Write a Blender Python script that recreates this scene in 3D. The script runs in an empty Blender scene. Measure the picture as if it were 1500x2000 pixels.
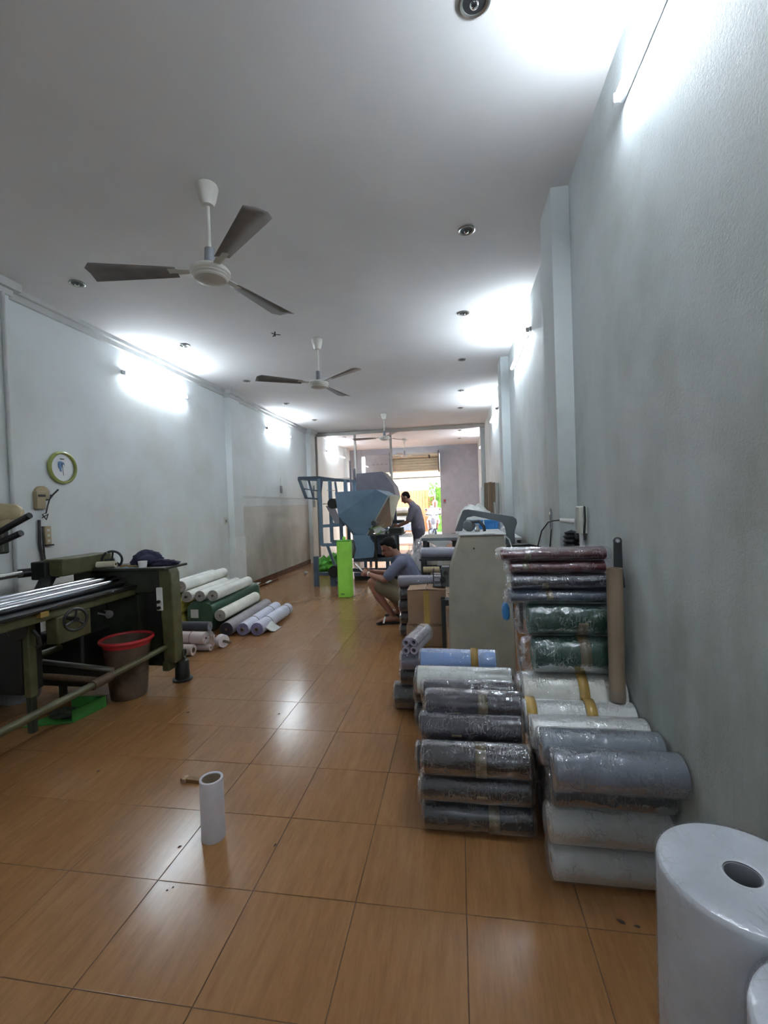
import bpy, math, random
from mathutils import Vector, Matrix, noise as mnoise
random.seed(7)
C = bpy.context.scene.collection
sc = bpy.context.scene
V = Vector
PI = math.pi

# ------------------------------------------------------------------ camera, sky, sun, exposure
cam_d = bpy.data.cameras.new('camera')
cam = bpy.data.objects.new('camera', cam_d)
C.objects.link(cam)
cam_d.sensor_fit = 'HORIZONTAL'
cam_d.sensor_width = 36.0
cam_d.lens = 878.4 / 1500 * 36.0
cam_d.clip_start = 0.02
cam_d.clip_end = 300
_r, _u, _f = V((0.98642, 0.16047, -0.03505)), V((0.03181, 0.02271, 0.99924)), V((-0.16114, 0.98678, -0.01729))
cam.matrix_world = Matrix(((_r.x, _u.x, -_f.x, 0), (_r.y, _u.y, -_f.y, 0), (_r.z, _u.z, -_f.z, 1.453), (0, 0, 0, 1)))
sc.camera = cam
sc.view_settings.view_transform = 'Standard'
sc.view_settings.look = 'None'
sc.view_settings.exposure = 1.6
sc.view_settings.gamma = 1.0
sc.view_settings.use_curve_mapping = False
wd = bpy.data.worlds.new('sky')
sc.world = wd
wd.use_nodes = True
_nt = wd.node_tree
_bg = _nt.nodes['Background']
_sk = _nt.nodes.new('ShaderNodeTexSky')
_sk.sky_type = 'NISHITA'
_sk.sun_disc = False
_sk.sun_elevation = math.radians(52)
_sk.sun_rotation = math.radians(20)
_sk.dust_density = 3.0
_nt.links.new(_sk.outputs[0], _bg.inputs[0])
_bg.inputs[1].default_value = 1.1
sun_d = bpy.data.lights.new('sun', 'SUN')
sun_d.energy = 13.0
sun_d.angle = math.radians(1.0)
sun_d.color = (1.0, 0.95, 0.86)
sun = bpy.data.objects.new('sun', sun_d)
C.objects.link(sun)
sun.rotation_euler = V((-0.25, -0.66, -0.95)).to_track_quat('-Z', 'Y').to_euler()
TUBE_POWER = 60.0
sc.cycles.diffuse_bounces = 8
sc.cycles.max_bounces = 16
sc.cycles.transparent_max_bounces = 24

# ------------------------------------------------------------------ materials
def lin(c):
    return tuple(((x / 255) / 12.92 if x / 255 <= 0.04045 else (((x / 255) + 0.055) / 1.055) ** 2.4) for x in c) + (1.0,)

class NT:
    def __init__(s, name):
        s.m = bpy.data.materials.new(name)
        s.m.use_nodes = True
        s.t = s.m.node_tree
        s.b = s.t.nodes['Principled BSDF']
        s.out = s.t.nodes['Material Output']
    def n(s, kind, **kw):
        nd = s.t.nodes.new('ShaderNode' + kind)
        for k, v in kw.items():
            if k in nd.inputs:
                nd.inputs[k].default_value = v
            else:
                setattr(nd, k, v)
        return nd
    def l(s, a, b):
        s.t.links.new(a, b)
    def coords(s, scale=(1, 1, 1), obj=True):
        tc = s.n('TexCoord')
        mp = s.n('Mapping')
        mp.inputs['Scale'].default_value = scale
        s.l(tc.outputs['Object' if obj else 'Generated'], mp.inputs[0])
        return mp.outputs[0]
    def world(s, scale=(1, 1, 1)):
        g = s.n('NewGeometry')
        mp = s.n('Mapping')
        mp.inputs['Scale'].default_value = scale
        s.l(g.outputs['Position'], mp.inputs[0])
        return mp.outputs[0]
    def noise(s, vec, scale, detail=4, rough=0.55):
        nd = s.n('TexNoise')
        nd.inputs['Scale'].default_value = scale
        nd.inputs['Detail'].default_value = detail
        nd.inputs['Roughness'].default_value = rough
        s.l(vec, nd.inputs['Vector'])
        return nd.outputs['Fac']
    def ramp(s, fac, stops):
        r = s.n('ValToRGB')
        el = r.color_ramp.elements
        while len(el) < len(stops):
            el.new(0.5)
        for e, (p, c) in zip(el, stops):
            e.position = p
            e.color = c if len(c) == 4 else tuple(c) + (1,)
        s.l(fac, r.inputs[0])
        return r.outputs[0]
    def bump(s, h, strength=0.2, dist=0.01, target=None):
        b = s.n('Bump')
        b.inputs['Strength'].default_value = strength
        b.inputs['Distance'].default_value = dist
        s.l(h, b.inputs['Height'])
        s.l(b.outputs[0], (target or s.b).inputs['Normal'])
        return b.outputs[0]

def plain(name, rgb, rough=0.5, metal=0.0, var=0.12, vscale=6.0, bump=0.0, bscale=60, coat=0.0, spec=0.5):
    k = NT(name)
    c = lin(rgb)
    vec = k.world()
    f = k.noise(vec, vscale, 5)
    lo = tuple(x * (1 - var * 1.6) for x in c[:3])
    hi = tuple(min(1, x * (1 + var * 1.2)) for x in c[:3])
    k.l(k.ramp(f, [(0.3, lo), (0.7, hi)]), k.b.inputs['Base Color'])
    k.b.inputs['Roughness'].default_value = rough
    k.b.inputs['Metallic'].default_value = metal
    k.b.inputs['Coat Weight'].default_value = coat
    k.b.inputs['Coat Roughness'].default_value = 0.08
    k.b.inputs['Specular IOR Level'].default_value = spec
    if bump:
        k.bump(k.noise(vec, bscale, 3), bump, 0.004)
    return k.m

def wall_mat(name, base, grime, bscale, bstr, zlo=1.5, streak=(3.0, 3.0, 0.8)):
    k = NT(name)
    vec = k.world()
    n1 = k.noise(vec, 1.1, 6, 0.6)
    n2 = k.noise(k.world(streak), 0.9, 6, 0.6)
    sep = k.n('SeparateXYZ')
    g = k.n('NewGeometry')
    k.l(g.outputs['Position'], sep.inputs[0])
    mr = k.n('MapRange')
    mr.inputs['From Min'].default_value = zlo + 0.5
    mr.inputs['From Max'].default_value = 0.1
    k.l(sep.outputs['Z'], mr.inputs['Value'])
    mul = k.n('Math', operation='MULTIPLY')
    k.l(mr.outputs[0], mul.inputs[0])
    k.l(k.ramp(n2, [(0.25, (0.15, 0.15, 0.15)), (0.75, (1, 1, 1))]), mul.inputs[1])
    add = k.n('Math', operation='ADD')
    add.use_clamp = True
    sc1 = k.n('Math', operation='MULTIPLY')
    sc1.inputs[1].default_value = 0.45
    k.l(k.ramp(n1, [(0.45, (0, 0, 0)), (0.75, (1, 1, 1))]), sc1.inputs[0])
    k.l(mul.outputs[0], add.inputs[0])
    k.l(sc1.outputs[0], add.inputs[1])
    mx = k.n('MixRGB')
    mx.inputs[1].default_value = lin(base)
    mx.inputs[2].default_value = lin(grime)
    k.l(add.outputs[0], mx.inputs[0])
    k.l(mx.outputs[0], k.b.inputs['Base Color'])
    k.b.inputs['Roughness'].default_value = 0.62
    k.bump(k.noise(vec, bscale, 5, 0.7), bstr, 0.006)
    return k.m

M = {}
M['wall'] = wall_mat('painted_plaster', (220, 227, 230), (188, 184, 172), 45, 0.15)
M['wall_rough'] = wall_mat('stippled_plaster', (214, 222, 225), (132, 137, 124), 85, 0.8, 2.2)
M['dado'] = wall_mat('worn_dado_paint', (213, 211, 205), (160, 154, 142), 45, 0.15)
M['ceiling'] = plain('ceiling_paint', (224, 224, 226), 0.8, var=0.03, vscale=1.5, bump=0.06, bscale=60)
M['ceil_front'] = plain('front_ceiling_paint', (214, 214, 220), 0.8, var=0.03, vscale=1.5)
M['cornice'] = plain('cornice_paint', (196, 198, 198), 0.6, var=0.06)
M['front_wall'] = plain('front_wall_paint', (172, 175, 186), 0.6, var=0.05)
M['cream'] = plain('cream_paint', (236, 222, 200), 0.7, var=0.05)
M['white_guard'] = plain('pale_pilaster_paint', (214, 218, 216), 0.55, var=0.05)
M['skirt'] = plain('brown_skirting_tile', (104, 66, 48), 0.6, var=0.2, spec=0.2)
M['grout'] = plain('grout', (78, 56, 40), 0.8, var=0.2, vscale=20)
M['alu'] = plain('aluminium', (176, 174, 170), 0.35, 0.85, var=0.06)
M['chrome'] = plain('chrome', (205, 206, 215), 0.13, 1.0, var=0.04)
M['chrome_side'] = plain('worn_steel', (170, 170, 165), 0.3, 0.9, var=0.1)
M['white_enamel'] = plain('white_enamel', (205, 203, 196), 0.35, var=0.05)
M['fan_blade'] = plain('fan_blade', (126, 122, 122), 0.5, var=0.08)
M['fixture'] = plain('fixture_white', (205, 208, 212), 0.4, var=0.03)
M['olive'] = plain('olive_paint', (82, 80, 50), 0.42, var=0.25, vscale=9, bump=0.1)
M['olive_dark'] = plain('dark_olive_paint', (40, 44, 30), 0.5, var=0.3, vscale=7)
M['near_black'] = plain('oily_black_metal', (22, 24, 22), 0.5, var=0.3)
M['black'] = plain('black_plastic', (24, 25, 28), 0.4, var=0.1)
M['rust'] = plain('rusty_pipe', (82, 62, 44), 0.6, var=0.3, vscale=20)
M['beige'] = plain('beige_enamel', (168, 152, 118), 0.4, var=0.12)
M['red'] = plain('red_plastic', (176, 42, 46), 0.4, var=0.08)
M['bucket'] = plain('grimy_bucket_plastic', (88, 72, 60), 0.35, var=0.3, vscale=9)
M['grey_plastic'] = plain('grey_plastic', (128, 130, 136), 0.4, var=0.1)
M['dustpan'] = plain('green_plastic', (54, 122, 48), 0.4, var=0.15)
M['blue_steel'] = plain('blue_machine_paint', (104, 130, 152), 0.45, var=0.12, vscale=3)
M['blue_dark'] = plain('dark_blue_frame_paint', (70, 86, 104), 0.45, var=0.15)
M['dark_hopper'] = plain('dark_hopper_steel', (102, 100, 110), 0.55, var=0.08)
M['hopper_side'] = plain('galvanised_side', (150, 146, 136), 0.32, 0.6, var=0.12)
M['neon'] = plain('bright_green_foam', (156, 226, 84), 0.5, var=0.06, coat=0.1)
M['green_bag'] = plain('bright_green_bag', (86, 172, 50), 0.35, var=0.12)
M['cab'] = plain('grey_green_cabinet_paint', (168, 164, 150), 0.5, var=0.09, vscale=5)
M['grey_arm'] = plain('grey_machine_paint', (104, 110, 114), 0.45, var=0.08)
M['carton'] = plain('cardboard', (150, 122, 98), 0.75, var=0.07)
M['carton_tube'] = plain('brown_paper_tube', (138, 120, 100), 0.7, var=0.1)
M['packing_tape'] = plain('brown_packing_tape', (168, 138, 78), 0.25, var=0.1)
M['faint_tape'] = plain('tape_under_film', (88, 76, 50), 0.4, var=0.1)
M['yellow_print'] = plain('yellow_print', (168, 160, 70), 0.6, var=0.05)
M['clock_rim'] = plain('olive_clock_rim', (150, 158, 84), 0.35, var=0.05)
M['clock_face'] = plain('clock_face', (222, 224, 228), 0.3, var=0.02)
M['blue_print'] = plain('blue_print', (92, 130, 176), 0.5, var=0.2, vscale=40)
M['switch'] = plain('switch_plastic', (198, 198, 186), 0.4, var=0.08)
M['cable'] = plain('dark_cable', (42, 42, 44), 0.5, var=0.1)
M['white_cable'] = plain('white_cable', (210, 210, 206), 0.4, var=0.05)
M['skin'] = plain('skin', (150, 104, 84), 0.5, var=0.06)
M['hair'] = plain('black_hair', (24, 21, 22), 0.75, var=0.2, vscale=40, bump=0.3, bscale=120, spec=0.15)
M['tee'] = plain('slate_blue_cotton', (104, 106, 128), 0.85, var=0.06, bump=0.2, bscale=25)
M['shorts'] = plain('khaki_cotton', (120, 108, 84), 0.85, var=0.06, bump=0.2, bscale=25)
M['polo'] = plain('grey_cotton', (118, 114, 126), 0.85, var=0.06, bump=0.2, bscale=25)
M['trousers'] = plain('dark_grey_cotton', (82, 79, 94), 0.85, var=0.06)
M['white_cloth'] = plain('white_cloth', (235, 235, 232), 0.8, var=0.03)
M['navy_cloth'] = plain('navy_cloth', (34, 36, 62), 0.85, var=0.15, bump=0.3, bscale=30)
M['sole'] = plain('black_rubber', (26, 26, 28), 0.6, var=0.1)
M['blue_tub'] = plain('blue_plastic', (66, 142, 208), 0.35, var=0.08)
M['paper'] = plain('white_paper', (222, 222, 218), 0.7, var=0.03)
M['orange_gate'] = plain('orange_painted_steel', (232, 166, 126), 0.6, var=0.08)
M['leaf'] = plain('leaf_green', (110, 160, 62), 0.6, var=0.3, vscale=5)
M['awning'] = plain('cream_awning', (240, 226, 186), 0.8, var=0.05)
M['street'] = plain('street_concrete', (200, 192, 178), 0.85, var=0.08)
M['shutter'] = plain('beige_shutter', (196, 188, 168), 0.5, var=0.06)
M['sign'] = plain('grey_sign_sheet', (166, 164, 170), 0.5, var=0.06)
M['brick_sign'] = plain('rust_signboard', (150, 96, 70), 0.6, var=0.1)
M['bike'] = plain('scooter_paint', (150, 150, 156), 0.3, var=0.1, coat=0.5)
M['chip'] = plain('dry_brown_chip', (70, 48, 34), 0.8, var=0.2)
M['wood'] = plain('wood_strip', (122, 88, 48), 0.6, var=0.2)
M['steel'] = plain('dark_steel', (74, 76, 78), 0.4, 0.7, var=0.1)
M['white_print'] = plain('white_lettering', (225, 222, 210), 0.6, var=0.02)
M['bore_shade'] = plain('painted_bore_shade', (46, 44, 44), 0.8, var=0.1)  # for dark discs closing roll bores, the inner shade painted in
M['towel'] = plain('dark_grey_towel', (60, 62, 66), 0.9, var=0.15)

def tile_mat():
    k = NT('wood_look_floor_tile')
    oi = k.n('ObjectInfo')
    tc = k.n('NewGeometry')
    mp = k.n('Mapping')
    mp.inputs['Scale'].default_value = (14.0, 1.6, 1.0)
    k.l(tc.outputs['Position'], mp.inputs[0])
    off = k.n('VectorMath', operation='MULTIPLY_ADD')
    cmb = k.n('CombineXYZ')
    for i in range(3):
        k.l(oi.outputs['Random'], cmb.inputs[i])
    k.l(cmb.outputs[0], off.inputs[0])
    off.inputs[1].default_value = (31, 17, 7)
    k.l(mp.outputs[0], off.inputs[2])
    f1 = k.noise(off.outputs[0], 2.4, 7, 0.6)
    f2 = k.noise(off.outputs[0], 9.0, 5, 0.7)
    mixf = k.n('Math', operation='MULTIPLY_ADD')
    k.l(f2, mixf.inputs[0])
    mixf.inputs[1].default_value = 0.45
    sc_ = k.n('Math', operation='MULTIPLY')
    sc_.inputs[1].default_value = 0.62
    k.l(f1, sc_.inputs[0])
    k.l(sc_.outputs[0], mixf.inputs[2])
    col = k.ramp(mixf.outputs[0], [(0.36, lin((130, 90, 55))), (0.52, lin((139, 99, 62))), (0.7, lin((147, 107, 70)))])
    big = k.noise(k.world(), 1.4, 3)
    hs = k.n('HueSaturation')
    k.l(col, hs.inputs['Color'])
    mr = k.n('MapRange')
    mr.inputs['To Min'].default_value = 0.86
    mr.inputs['To Max'].default_value = 1.1
    k.l(big, mr.inputs['Value'])
    k.l(mr.outputs[0], hs.inputs['Value'])
    k.l(hs.outputs[0], k.b.inputs['Base Color'])
    rr = k.n('MapRange')
    rr.inputs['To Min'].default_value = 0.18
    rr.inputs['To Max'].default_value = 0.20
    k.l(k.noise(k.world(), 5.0, 5, 0.65), rr.inputs['Value'])
    k.l(rr.outputs[0], k.b.inputs['Roughness'])
    k.b.inputs['Specular IOR Level'].default_value = 0.36
    return k.m
M['tile'] = tile_mat()

def film_mat(name, haze=0.012, tint=(0.9, 0.9, 0.95), shine=0.11, crease_glint=0.15):
    """thin crumpled plastic film: mostly clear, glossy creases, a little milky"""
    k = NT(name)
    k.t.nodes.remove(k.b)
    vec = k.world((1, 1, 1))
    rn = k.n('TexNoise')
    rn.noise_type = 'RIDGED_MULTIFRACTAL'
    rn.inputs['Scale'].default_value = 14
    rn.inputs['Detail'].default_value = 3
    k.l(vec, rn.inputs['Vector'])
    n1 = rn.outputs['Fac']
    n2m = k.n('Math', operation='MULTIPLY')
    n2m.inputs[1].default_value = 0.35
    k.l(k.noise(vec, 60, 2, 0.5), n2m.inputs[0])
    n2 = n2m.outputs[0]
    ad = k.n('Math', operation='ADD')
    k.l(n1, ad.inputs[0])
    k.l(n2, ad.inputs[1])
    bmp = k.n('Bump')
    bmp.inputs['Strength'].default_value = 0.8
    bmp.inputs['Distance'].default_value = 0.009
    k.l(ad.outputs[0], bmp.inputs['Height'])
    tr = k.n('BsdfTransparent')
    tr.inputs[0].default_value = (0.97, 0.97, 0.98, 1)
    df = k.n('BsdfDiffuse')
    df.inputs[0].default_value = tint + (1,)
    gl = k.n('BsdfGlossy')
    gl.inputs[0].default_value = (0.95, 0.96, 1, 1)
    gl.inputs['Roughness'].default_value = 0.09
    k.l(bmp.outputs[0], gl.inputs['Normal'])
    fr = k.n('Fresnel')
    fr.inputs[0].default_value = 1.5
    k.l(bmp.outputs[0], fr.inputs['Normal'])
    ma = k.n('Math', operation='MULTIPLY_ADD')
    ma.use_clamp = True
    k.l(fr.outputs[0], ma.inputs[0])
    ma.inputs[1].default_value = 0.32
    ma.inputs[2].default_value = shine * 0.5
    hz = k.n('Math', operation='MULTIPLY')
    hz.inputs[1].default_value = haze * 2
    k.l(k.noise(vec, 9, 4, 0.6), hz.inputs[0])
    m1 = k.n('MixShader')
    k.l(hz.outputs[0], m1.inputs[0])
    k.l(tr.outputs[0], m1.inputs[1])
    k.l(df.outputs[0], m1.inputs[2])
    m2 = k.n('MixShader')
    k.l(ma.outputs[0], m2.inputs[0])
    k.l(m1.outputs[0], m2.inputs[1])
    k.l(gl.outputs[0], m2.inputs[2])
    # whitish streaks along folds: sparkle of the creased film painted as diffuse white
    dn = k.n('TexNoise')
    dn.inputs['Scale'].default_value = 9
    k.l(vec, dn.inputs['Vector'])
    dv = k.n('VectorMath', operation='MULTIPLY_ADD')
    k.l(dn.outputs['Color'], dv.inputs[0])
    dv.inputs[1].default_value = (0.05, 0.05, 0.05)
    k.l(vec, dv.inputs[2])
    masks = []
    for sc_, wd_ in (((62, 13, 13), 0.07), ((24, 30, 30), 0.04)):
        mp = k.n('Mapping')
        mp.inputs['Scale'].default_value = sc_
        k.l(dv.outputs[0], mp.inputs[0])
        vo = k.n('TexVoronoi')
        vo.feature = 'DISTANCE_TO_EDGE'
        vo.inputs['Scale'].default_value = 1.0
        k.l(mp.outputs[0], vo.inputs['Vector'])
        masks.append(k.ramp(vo.outputs['Distance'], [(0.0, (1, 1, 1)), (wd_, (0, 0, 0))]))
    mx = k.n('Math', operation='MAXIMUM')
    k.l(masks[0], mx.inputs[0])
    k.l(masks[1], mx.inputs[1])
    patch = k.ramp(k.noise(vec, 13, 3, 0.6), [(0.46, (0, 0, 0)), (0.62, (1, 1, 1))])
    mm = k.n('Math', operation='MULTIPLY')
    k.l(mx.outputs[0], mm.inputs[0])
    k.l(patch, mm.inputs[1])
    bsum = k.n('Math', operation='MULTIPLY_ADD')
    k.l(mm.outputs[0], bsum.inputs[0])
    bsum.inputs[1].default_value = 0.3
    k.l(ad.outputs[0], bsum.inputs[2])
    k.l(bsum.outputs[0], bmp.inputs['Height'])
    m8 = k.n('Math', operation='MULTIPLY')
    m8.inputs[1].default_value = crease_glint
    k.l(mm.outputs[0], m8.inputs[0])
    cg = k.n('BsdfGlossy')
    cg.inputs[0].default_value = (0.95, 0.96, 1, 1)
    cg.inputs['Roughness'].default_value = 0.32
    k.l(bmp.outputs[0], cg.inputs['Normal'])
    cd = k.n('BsdfDiffuse')
    cd.inputs[0].default_value = (0.88, 0.88, 0.9, 1)
    cmx = k.n('MixShader')
    cmx.inputs[0].default_value = 0.5
    k.l(cd.outputs[0], cmx.inputs[1])
    k.l(cg.outputs[0], cmx.inputs[2])
    m3 = k.n('MixShader')
    k.l(m8.outputs[0], m3.inputs[0])
    k.l(m2.outputs[0], m3.inputs[1])
    k.l(cmx.outputs[0], m3.inputs[2])
    k.l(m3.outputs[0], k.out.inputs[0])
    return k.m
M['film'] = film_mat('clear_plastic_film')
M['film_smooth'] = film_mat('stretched_plastic_film', 0.01, shine=0.09, crease_glint=0.05)
M['film_milky'] = film_mat('milky_plastic_film', 0.14)

def glass_mat():
    k = NT('pane_glass')
    k.t.nodes.remove(k.b)
    tr = k.n('BsdfTransparent')
    tr.inputs[0].default_value = (0.96, 0.97, 0.97, 1)
    gl = k.n('BsdfGlossy')
    gl.inputs['Roughness'].default_value = 0.03
    fr = k.n('Fresnel')
    m = k.n('MixShader')
    k.l(fr.outputs[0], m.inputs[0])
    k.l(tr.outputs[0], m.inputs[1])
    k.l(gl.outputs[0], m.inputs[2])
    k.l(m.outputs[0], k.out.inputs[0])
    return k.m
M['glass'] = glass_mat()

def emis(name, col, s):
    k = NT(name)
    k.t.nodes.remove(k.b)
    e = k.n('Emission')
    e.inputs[0].default_value = col + (1,)
    e.inputs[1].default_value = s
    k.l(e.outputs[0], k.out.inputs[0])
    return k.m
M['tube'] = emis('lit_fluorescent_tube', (0.84, 0.93, 1.0), TUBE_POWER)

ROLLC = {}
def rollmat(rgb, rough=0.45, coat=0.0):
    if sum(rgb) < 330:
        rgb = tuple(int(x * 0.72) for x in rgb)
    key = (rgb, rough)
    if key not in ROLLC:
        ROLLC[key] = plain('roll_film_%d_%d_%d' % rgb, rgb, rough, var=0.10, vscale=5, bump=0.12, bscale=18, coat=coat, spec=0.2)
    return ROLLC[key]

def endmat(rgb):
    """wound layers seen at a roll's end"""
    key = ('end',) + rgb
    if key not in ROLLC:
        ROLLC[key] = plain('wound_layers_%d_%d_%d' % rgb, rgb, 0.6, var=0.15, vscale=30)
    return ROLLC[key]

# ------------------------------------------------------------------ geometry helpers
WL = {}

class MB:
    def __init__(s):
        s.v, s.f, s.mi = [], [], []
    def add(s, vs, fs, mi=0, mat=None):
        o = len(s.v)
        s.v += [(mat @ V(p)) if mat else V(p) for p in vs]
        s.f += [tuple(i + o for i in f) for f in fs]
        s.mi += [mi] * len(fs)
        return s
    def box(s, x0, x1, y0, y1, z0, z1, mi=0, rot=None):
        vs = [(x0, y0, z0), (x1, y0, z0), (x1, y1, z0), (x0, y1, z0), (x0, y0, z1), (x1, y0, z1), (x1, y1, z1), (x0, y1, z1)]
        if rot:
            c = V(((x0 + x1) / 2, (y0 + y1) / 2, (z0 + z1) / 2))
            R = Matrix.Translation(c) @ rot.to_4x4() @ Matrix.Translation(-c)
        else:
            R = None
        return s.add(vs, [(0, 3, 2, 1), (4, 5, 6, 7), (0, 1, 5, 4), (1, 2, 6, 5), (2, 3, 7, 6), (3, 0, 4, 7)], mi, R)
    def beam(s, p, q, w, h=None, mi=0, up=V((0, 0, 1))):
        p, q = V(p), V(q)
        h = h or w
        a = (q - p).normalized()
        if abs(a.dot(up)) > 0.98:
            up = V((0, 1, 0))
        u = a.cross(up).normalized() * w / 2
        t = u.cross(a).normalized() * h / 2
        vs = [p - u - t, p + u - t, p + u + t, p - u + t, q - u - t, q + u - t, q + u + t, q - u + t]
        return s.add(vs, [(0, 3, 2, 1), (4, 5, 6, 7), (0, 1, 5, 4), (1, 2, 6, 5), (2, 3, 7, 6), (3, 0, 4, 7)], mi)
    def cyl(s, p, q, r, r2=None, n=20, caps=True, mi=0):
        return s.tube([p, q], [r, r if r2 is None else r2], n, caps, mi)
    def tube(s, pts, r, n=8, caps=True, mi=0):
        pts = [V(p) for p in pts]
        if not isinstance(r, (list, tuple)):
            r = [r] * len(pts)
        prev = None
        rings = []
        for i, p in enumerate(pts):
            a = (pts[min(i + 1, len(pts) - 1)] - pts[max(i - 1, 0)]).normalized()
            if prev is None:
                up = V((0, 0, 1)) if abs(a.z) < 0.9 else V((0, 1, 0))
                u = a.cross(up).normalized()
            else:
                u = (prev - a * prev.dot(a)).normalized()
            prev = u
            w = a.cross(u)
            rings.append([p + (u * math.cos(2 * PI * k / n) + w * math.sin(2 * PI * k / n)) * r[i] for k in range(n)])
        return s.rings(rings, caps, mi)
    def rings(s, rings, caps=True, mi=0, closed=False):
        n = len(rings[0])
        vs = [p for rg in rings for p in rg]
        fs = []
        m = len(rings)
        for i in range(m if closed else m - 1):
            j = (i + 1) % m
            for k in range(n):
                fs.append((i * n + k, i * n + (k + 1) % n, j * n + (k + 1) % n, j * n + k))
        if caps and not closed:
            fs.append(tuple(range(n - 1, -1, -1)))
            fs.append(tuple((m - 1) * n + k for k in range(n)))
        return s.add(vs, fs, mi)
    def lathe(s, prof, c, axis=V((0, 0, 1)), n=32, mi=0, caps=False):
        c = V(c)
        axis = V(axis).normalized()
        up = V((0, 0, 1)) if abs(axis.z) < 0.9 else V((0, 1, 0))
        u = axis.cross(up).normalized()
        w = axis.cross(u)
        rings = [[c + axis * z + (u * math.cos(2 * PI * k / n) + w * math.sin(2 * PI * k / n)) * max(r, 1e-4) for k in range(n)] for r, z in prof]
        return s.rings(rings, caps, mi)
    def torus(s, c, R, r, axis=V((0, 0, 1)), n=32, m=8, mi=0):
        c = V(c)
        axis = V(axis).normalized()
        up = V((0, 0, 1)) if abs(axis.z) < 0.9 else V((0, 1, 0))
        u = axis.cross(up).normalized()
        w = axis.cross(u)
        rings = []
        for i in range(n):
            d = u * math.cos(2 * PI * i / n) + w * math.sin(2 * PI * i / n)
            rings.append([c + d * (R + r * math.cos(2 * PI * k / m)) + axis * r * math.sin(2 * PI * k / m) for k in range(m)])
        return s.rings(rings, False, mi, True)
    def prism(s, poly, a0, a1, plane='xz', mi=0):
        n = len(poly)
        def P(p, a):
            return {'xz': (p[0], a, p[1]), 'xy': (p[0], p[1], a), 'yz': (a, p[0], p[1])}[plane]
        vs = [P(p, a0) for p in poly] + [P(p, a1) for p in poly]
        fs = [tuple(range(n)), tuple(range(2 * n - 1, n - 1, -1))] + [(i, i + n, (i + 1) % n + n, (i + 1) % n) for i in range(n)]
        return s.add(vs, fs, mi)
    def blob(s, c, r, amp=0.1, fr=3.0, n=28, m=18, seed=0, flat=None, mi=0, power=1.0):
        c = V(c)
        rings = []
        for i in range(m + 1):
            ph = PI * i / m
            rg = []
            for k in range(n):
                th = 2 * PI * k / n
                d = V((math.sin(ph) * math.cos(th), math.sin(ph) * math.sin(th), math.cos(ph)))
                if power != 1.0:
                    d = V([math.copysign(abs(x) ** power, x) for x in d])
                q = 1 + amp * mnoise.noise(d * fr + V((seed * 3.1, seed, 0))) + amp * 0.5 * mnoise.noise(d * fr * 2.7 + V((0, seed, seed)))
                p = V((d.x * r[0] * q, d.y * r[1] * q, d.z * r[2] * q))
                if flat is not None and p.z < flat:
                    p.z = flat
                rg.append(c + p)
            rings.append(rg)
        return s.rings(rings, False, mi)
    def build(s, name, mats, parent=None, smooth=True, bevel=0, ang=35):
        if not isinstance(mats, (list, tuple)):
            mats = [mats]
        off = WL[parent] if parent else None
        if off is None:
            if s.v:
                xs = [p.x for p in s.v]; ys = [p.y for p in s.v]; zs = [p.z for p in s.v]
                off = V(((min(xs) + max(xs)) / 2, (min(ys) + max(ys)) / 2, min(zs)))
            else:
                off = V((0, 0, 0))
        me = bpy.data.meshes.new(name)
        me.from_pydata([p - off for p in s.v], [], s.f)
        for m in mats:
            me.materials.append(m)
        me.polygons.foreach_set('material_index', s.mi)
        me.validate()
        if smooth:
            me.polygons.foreach_set('use_smooth', [True] * len(me.polygons))
            me.set_sharp_from_angle(angle=math.radians(ang))
        me.update()
        o = bpy.data.objects.new(name, me)
        C.objects.link(o)
        if parent:
            o.parent = parent
        else:
            o.location = off
        WL[o] = off
        if bevel:
            b = o.modifiers.new('bevel', 'BEVEL')
            b.width = bevel
            b.segments = 2
            b.limit_method = 'ANGLE'
        return o

def thing(name, label, cat, loc=(0, 0, 0), group=None):
    o = bpy.data.objects.new(name, None)
    C.objects.link(o)
    o.empty_display_size = 0.05
    o.location = loc
    o['label'] = label
    o['category'] = cat
    if group:
        o['group'] = group
    WL[o] = V(loc)
    return o

def tag(o, label, cat, group=None):
    o['label'] = label
    o['category'] = cat
    if group:
        o['group'] = group
    return o

def struct(name, mb, mat, **kw):
    o = mb.build(name, mat, **kw)
    o['kind'] = 'structure'
    return o

def copy_thing(src, loc, label, group=None, rotz=0):
    c = src.copy()
    C.objects.link(c)
    c.location = loc
    c.rotation_euler = (0, 0, rotz)
    c['label'] = label
    if group:
        c['group'] = group
    WL[c] = V(loc)
    for ch in list(src.children):
        d = ch.copy()
        C.objects.link(d)
        d.parent = c
        for g in ch.children:
            e = g.copy()
            C.objects.link(e)
            e.parent = d
    return c

# ------------------------------------------------------------------ room shell
XL, XR, H = -3.78, 0.76, 3.435
YB, YF = -4.2, 16.0           # back (behind camera) and street front
T0X, T0Y, TS = -1.213, 1.177, 0.4

fl = struct('floor', MB().box(XL - 0.1, XR + 0.1, YB, YF + 0.3, -0.12, -0.002), M['grout'], smooth=False)

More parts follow.
